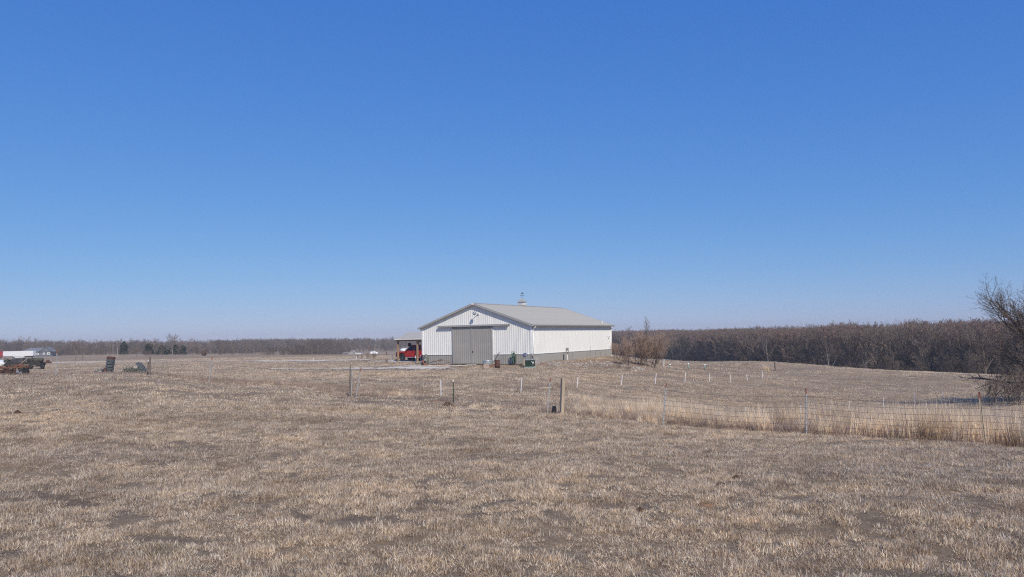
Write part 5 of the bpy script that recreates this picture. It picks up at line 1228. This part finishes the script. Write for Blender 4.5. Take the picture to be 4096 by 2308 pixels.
# ------------------------------------------------------------------ grass
def grass_material(name, stops, dark=(0.10, 0.075, 0.055)):
    mt, nt, b = new_mat(name)
    a = nt.nodes.new('ShaderNodeAttribute'); a.attribute_name = 'tone'
    g = nt.nodes.new('ShaderNodeNewGeometry').outputs['Position']
    c = ramp(nt, a.outputs['Fac'], stops)
    w = ramp(nt, noise(nt, mapping(nt, g, (0.8, 1.3, 1)), 0.7, 5, .7), [(0.35, (0.76, 0.71, 0.67)), (0.52, (1, 1, 1)), (0.7, (1.15, 1.08, .97))])
    c = mixc(nt, 1.0, c, w, 'MULTIPLY')
    gr = ramp(nt, noise(nt, g, 0.33, 4, .7), [(0.60, (0, 0, 0)), (0.74, (.55, .55, .55))]); c = mixc(nt, gr, c, (0.16, 0.165, 0.095))
    tw = ramp(nt, noise(nt, mapping(nt, g, (0.4, 1.0, 1)), 0.12, 4, .6), [(0.38, (0.84, .83, .84)), (0.62, (1.08, 1.05, 1.0))]); c = mixc(nt, 1.0, c, tw, 'MULTIPLY')
    nt.links.new(c, b.inputs['Base Color']); b.inputs['Roughness'].default_value = 0.8; b.inputs['Specular IOR Level'].default_value = 0.2
    oi = nt.nodes.new('ShaderNodeObjectInfo'); rv = ramp(nt, oi.outputs['Random'], [(0.0, (0.74, 0.71, 0.68)), (0.5, (1.08, 1.08, 1.08)), (1.0, (1.35, 1.34, 1.31))]); c = mixc(nt, 1.0, c, rv, 'MULTIPLY'); nt.links.new(c, b.inputs['Base Color'])
    tr = nt.nodes.new('ShaderNodeBsdfTranslucent'); mx = nt.nodes.new('ShaderNodeMixShader'); mx.inputs[0].default_value = 0.42
    nt.links.new(c, tr.inputs[0]); nt.links.new(b.outputs[0], mx.inputs[1]); nt.links.new(tr.outputs[0], mx.inputs[2])
    nt.links.new(mx.outputs[0], nt.nodes['Material Output'].inputs['Surface'])
    return mt
GSHORT = grass_material('dry_short_grass', [(0.0, (0.24, 0.175, 0.125)), (0.3, (0.57, 0.45, 0.33)), (0.65, (0.80, 0.675, 0.515)), (1.0, (0.93, 0.86, 0.73))])
GTALL = grass_material('dry_tall_grass', [(0.0, (0.66, 0.51, 0.36)), (0.5, (0.88, 0.74, 0.55)), (1.0, (0.96, 0.87, 0.70))])
GWEED = grass_material('brown_weeds', [(0.0, (0.25, 0.18, 0.14)), (0.5, (0.50, 0.39, 0.31)), (1.0, (0.72, 0.60, 0.49))])
def tuft(seed, n, rad, h0, h1, w, mt, lean=.7, bend=.5, seg=2):
    r = np.random.default_rng(seed); V, Fc, tone = [], [], []
    for k in range(n):
        a = r.random() * 6.28; d = rad * math.sqrt(r.random()); p = np.array([d * math.cos(a), d * math.sin(a), -.01]); h = h0 + (h1 - h0) * r.random() ** 1.6; h *= 1 - .35 * (d / rad)
        la = r.random() * 6.28; l = lean * r.random(); dr = np.array([math.cos(la) * l, math.sin(la) * l, 1.0]); dr /= np.linalg.norm(dr); wa = r.random() * 3.14; s = np.array([math.cos(wa), math.sin(wa), 0]) * w * (.6 + .8 * r.random()) / 2
        b0 = len(V); q = p.copy(); V += [q - s, q + s]; tn = r.random()
        for j in range(1, seg + 1):
            q = q + dr * (h / seg); dr = dr + np.array([math.cos(la), math.sin(la), -.25]) * bend * r.random(); dr /= np.linalg.norm(dr); k_ = 1 - .55 * j / seg
            if j < seg: V += [q - s * k_, q + s * k_]; Fc.append((b0 + 2 * j - 2, b0 + 2 * j - 1, b0 + 2 * j + 1, b0 + 2 * j)); tone.append(tn)
            else: V += [q]; Fc.append((b0 + 2 * j - 2, b0 + 2 * j - 1, b0 + 2 * j)); tone.append(tn)
    me = bpy.data.meshes.new('tuft'); me.from_pydata([tuple(v) for v in V], [], Fc); me.materials.append(mt)
    at_ = me.attributes.new('tone', 'FLOAT', 'FACE'); at_.data.foreach_set('value', np.array(tone, np.float32)); return me
def fan(n, y0, y1, half=.80, seed=1, power=1.0):
    """random points in the wedge of ground in front of the camera"""
    r = np.random.default_rng(seed); u = r.random(n); Y = np.sqrt(y0 ** 2 + (y1 ** 2 - y0 ** 2) * u ** power); X = (r.random(n) * 2 - 1) * half * (Y + 1.5)
    return X, Y, r
def bare_mask(X, Y, thr):                        # patches of bare soil
    u = X * .96 - Y * .28; v = X * .28 + Y * .96
    nz = .30 * vnoise(u / 1.6, v / .40, 21) + .36 * vnoise(u / .38, v / .22, 22) + .34 * vnoise(X / .15, Y / .13, 23)
    return nz > thr
_GR = np.array(GRAVEL)
def inside_struct(X, Y):
    X = np.asarray(X); return _in_building(X, Y) | (np.min((X[:, None] - _GR[None, :, 0]) ** 2 + (Y[:, None] - _GR[None, :, 1]) ** 2 - (_GR[None, :, 2] * 1.05) ** 2, axis=1) < 0)
def _in_building(X, Y):
    dx = X - BC.x; dy = Y - BC.y; lx = dx * math.cos(BA) - dy * math.sin(BA); ly = dx * math.sin(BA) + dy * math.cos(BA)
    m1 = (lx > -W_ - .1) & (lx < .15) & (ly > -.1) & (ly < L_ + .1); m2 = (lx > -W_ - 6.8) & (lx < -W_) & (ly > 3.4) & (ly < 8.5); return m1 | m2
nearT = [tuft(10 + i, 66, .13, .04, .125, .0075, GSHORT, lean=1.25, bend=.8) for i in range(8)]
midT = [tuft(30 + i, 70, .32, .05, .13, .013, GSHORT, lean=.9, seg=2) for i in range(6)]
farT = [tuft(40 + i, 70, .75, .06, .16, .028, GSHORT, lean=.8, seg=1) for i in range(5)]
def place(name, protos, X, Y, r, s0, s1, label, zs=None, dz=0.0):
    z = height(X, Y) + dz; n = len(X); sc = s0 + (s1 - s0) * r.random(n); S = np.column_stack([sc, sc, sc * (zs if zs is not None else 1)])
    return scatter(name, protos, np.column_stack([X, Y, z]), r.random(n) * 6.28, S, r.integers(0, len(protos), n), label=label, tilt=(r.random((n, 2)) - .5) * .3)
X, Y, r = fan(64000, 8.0, 30, seed=2); k = ~(bare_mask(X, Y, .60)); X, Y = X[k], Y[k]
place('pasture_grass', nearT, X, Y, r, .7, 1.35, 'short grazed dry grass in the foreground pasture', zs=.45 + 1.2 * vnoise(X / .45, Y / .4, 31))
X, Y, r = fan(34000, 27, 64, seed=3); k = ~(bare_mask(X / 1.6, Y / 1.6, .60) | inside_struct(X, Y)); X, Y = X[k], Y[k]
place('middle_grass', midT, X, Y, r, .7, 1.4, 'short dry grass of the middle pasture', zs=.6 + .8 * vnoise(X / 1.5, Y / 1.5, 32))
X, Y, r = fan(26000, 58, 150, seed=4); k = ~inside_struct(X, Y); X, Y = X[k], Y[k]
place('far_grass', farT, X, Y, r, .6, 1.3, 'dry grass of the far field', zs=.5 + .8 * vnoise(X / 4, Y / 4, 33))
X, Y, r = fan(26000, 8.0, 30, seed=22)
place('grass_litter', [tuft(90 + i, 26, .15, .03, .07, .006, GSHORT, lean=2.2, bend=.9) for i in range(4)], X, Y, r, .7, 1.3, 'matted dead grass litter between the tufts', zs=.45)
# sparse taller pale stalks in the foreground
stalkT = [tuft(60 + i, 9, .10, .08, .19, .006, GSHORT, lean=.35, bend=.3) for i in range(4)]
X, Y, r = fan(2600, 9.0, 30, seed=5); k = vnoise(X / 2.2, Y / 2.2, 41) > .52; X, Y = X[k], Y[k]
place('pale_stalks', stalkT, X, Y, r, .6, 1.2, 'scattered taller pale grass stalks in the foreground')

# tall dry grass along the fence, on the downhill side at right
def band(n, seed, pts, depth, dens=None):
    """pts: (px, Y0) line of the fence; points fill depth metres behind it"""
    r = np.random.default_rng(seed); A = np.array(pts, float); P0 = np.array([(at(px, 1600, Yy).x, Yy) for px, Yy in pts]); seg = np.hypot(*np.diff(P0, axis=0).T); cum = np.concatenate([[0], np.cumsum(seg)])
    t = r.random(n) * cum[-1]; x = np.interp(t, cum, P0[:, 0]); y = np.interp(t, cum, P0[:, 1]); d = r.random(n) * depth; k = np.hypot(x, y)
    return x + x / k * d, y + y / k * d, d, t / cum[-1], r
tallT = [tuft(70 + i, 40, .20, .35, .95, .010, GTALL, lean=.30, bend=.22, seg=3) for i in range(6)]
weedT = [tuft(80 + i, 44, .22, .12, .48, .010, GWEED, lean=.6, bend=.3, seg=2) for i in range(5)]
lineR = [(2280, 28.6), (2480, 27.3), (2650, 26.5), (3223, 23.9), (3943, 20.9), (4700, 18.6)]
x, y, d, t, r = band(6200, 6, lineR, 15)
hs_ = np.clip(.50 + 1.35 * t, 0, 1.6) * (.45 + .95 * vnoise(x / 1.6, y / 1.6, 51)); k = (d > .5 * r.random(len(d))) & (r.random(len(t)) < .42 + .6 * t) & (vnoise(x / 1.1, y / 1.5, 52) > .40 - .25 * t); x, y, hs_ = x[k], y[k], hs_[k]
S = np.clip(hs_, .25, 1.7); z = height(x, y)
scatter('tall_grass', tallT, np.column_stack([x, y, z]), r.random(len(x)) * 6.28, np.column_stack([.6 + .4 * S, .6 + .4 * S, S]), r.integers(0, 6, len(x)), label='tall golden dry grass behind the wire fence at right')
x, y, d, t, r = band(1700, 7, [(2150, 29.8), (2247, 29.2)] + lineR, 2.2)
z = height(x, y); S = (.5 + .8 * r.random(len(x))) * np.clip(.45 + t * 1.1, .4, 1.1)
scatter('fence_weeds', weedT, np.column_stack([x, y, z]), r.random(len(x)) * 6.28, S, r.integers(0, 5, len(x)), label='reddish brown weeds along the foot of the right fence')
# golden clump left of the third steel post, stalk clumps before the corner post
x = np.array([at(2600 + g_, 1650, 27.2 + h_).x for g_, h_ in np.random.default_rng(8).normal(0, 1, (60, 2)) * (24, .5)]); y = 27.2 + np.random.default_rng(9).normal(0, .5, 60)
scatter('golden_clump', tallT, np.column_stack([x, y, height(x, y)]), rng.random(60) * 6.28, .38 + .25 * rng.random(60), rng.integers(0, 6, 60), label='bright golden grass clump left of a steel fence post')
for nm, pxc, Yc, sp, n, hh in (('stalk_clump', 1905, 33.0, 11, 16, .38), ('stalk_clump', 1993, 32, 9, 9, .36), ('stalk_clump', 2130, 30.8, 22, 24, .30), ('stalk_clump', 3070, 95, 6, 8, 1.5), ('stalk_clump', 1620, 38, 26, 22, .42)):
    q = np.random.default_rng(int(pxc)); x = np.array([at(pxc + g_, 1650, Yc).x for g_ in q.normal(0, 1, n) * sp]); y = Yc + q.normal(0, .3, n)
    scatter(nm, tallT, np.column_stack([x, y, height(x, y)]), q.random(n) * 6.28, hh * (.7 + .5 * q.random(n)), q.integers(0, 6, n), label=f'clump of dry stalks at {"the far field post" if Yc > 90 else "the fence line"}')
# weeds along the left part of the fence and rough grass beyond it
x, y, d, t, r = band(3600, 11, [(-300, 41.5), (222, 41.2), (590, 42), (834, 40), (1130, 38), (1421, 36.3), (1812, 35), (2187, 30.5)], 7)
kk = (vnoise(x / 1.8, y / 1.4, 61) > .35) & (r.random(len(t)) < np.where(t > .75, .25, 1)); x, y = x[kk], y[kk]
scatter('rough_grass', weedT, np.column_stack([x, y, height(x, y)]), r.random(len(x)) * 6.28, .45 + .45 * r.random(len(x)), r.integers(0, 5, len(x)), label='rough grey brown weeds behind the left part of the fence')
# rough tan grass on the bank by the barn and on the far field rim
x, y, d, t, r = band(900, 12, [(2150, 65), (2260, 66), (2400, 70), (2600, 78)], 9)
kk = ~inside_struct(x, y) ; x, y = x[kk], y[kk]
scatter('bank_grass', weedT, np.column_stack([x, y, height(x, y)]), r.random(len(x)) * 6.28, np.column_stack([.9 + 0 * x, .9 + 0 * x, (.30 + .35 * r.random(len(x)))]), r.integers(0, 5, len(x)), label='tan rough grass on the bank beside the barn')
x, y, d, t, r = band(1100, 13, [(3380, 97), (3500, 95.5), (3940, 88.5), (4300, 85)], 5)
scatter('rim_grass', tallT, np.column_stack([x, y, height(x, y)]), r.random(len(x)) * 6.28, np.column_stack([1.4 + 0 * x, 1.4 + 0 * x, .14 + .16 * r.random(len(x))]), r.integers(0, 6, len(x)), label='pale taller grass along the rim of the right field')

# ------------------------------------------------------------------ air
hz = MB(); hz.box((0, 0, -1.0), (3900, 3900, 48))
ho = hz.build('haze', []); ho.data.materials.clear()
hm_ = bpy.data.materials.new('air'); hm_.use_nodes = True; n_ = hm_.node_tree; n_.nodes.clear()
out = n_.nodes.new('ShaderNodeOutputMaterial'); pv = n_.nodes.new('ShaderNodeVolumePrincipled'); pv.inputs['Density'].default_value = 0.00038; pv.inputs['Color'].default_value = (.86, .86, .89, 1); pv.inputs['Anisotropy'].default_value = 0.0
n_.links.new(pv.outputs[0], out.inputs['Volume']); ho.data.materials.append(hm_); tag(ho, kind='stuff'); ho.display_type = 'WIRE'
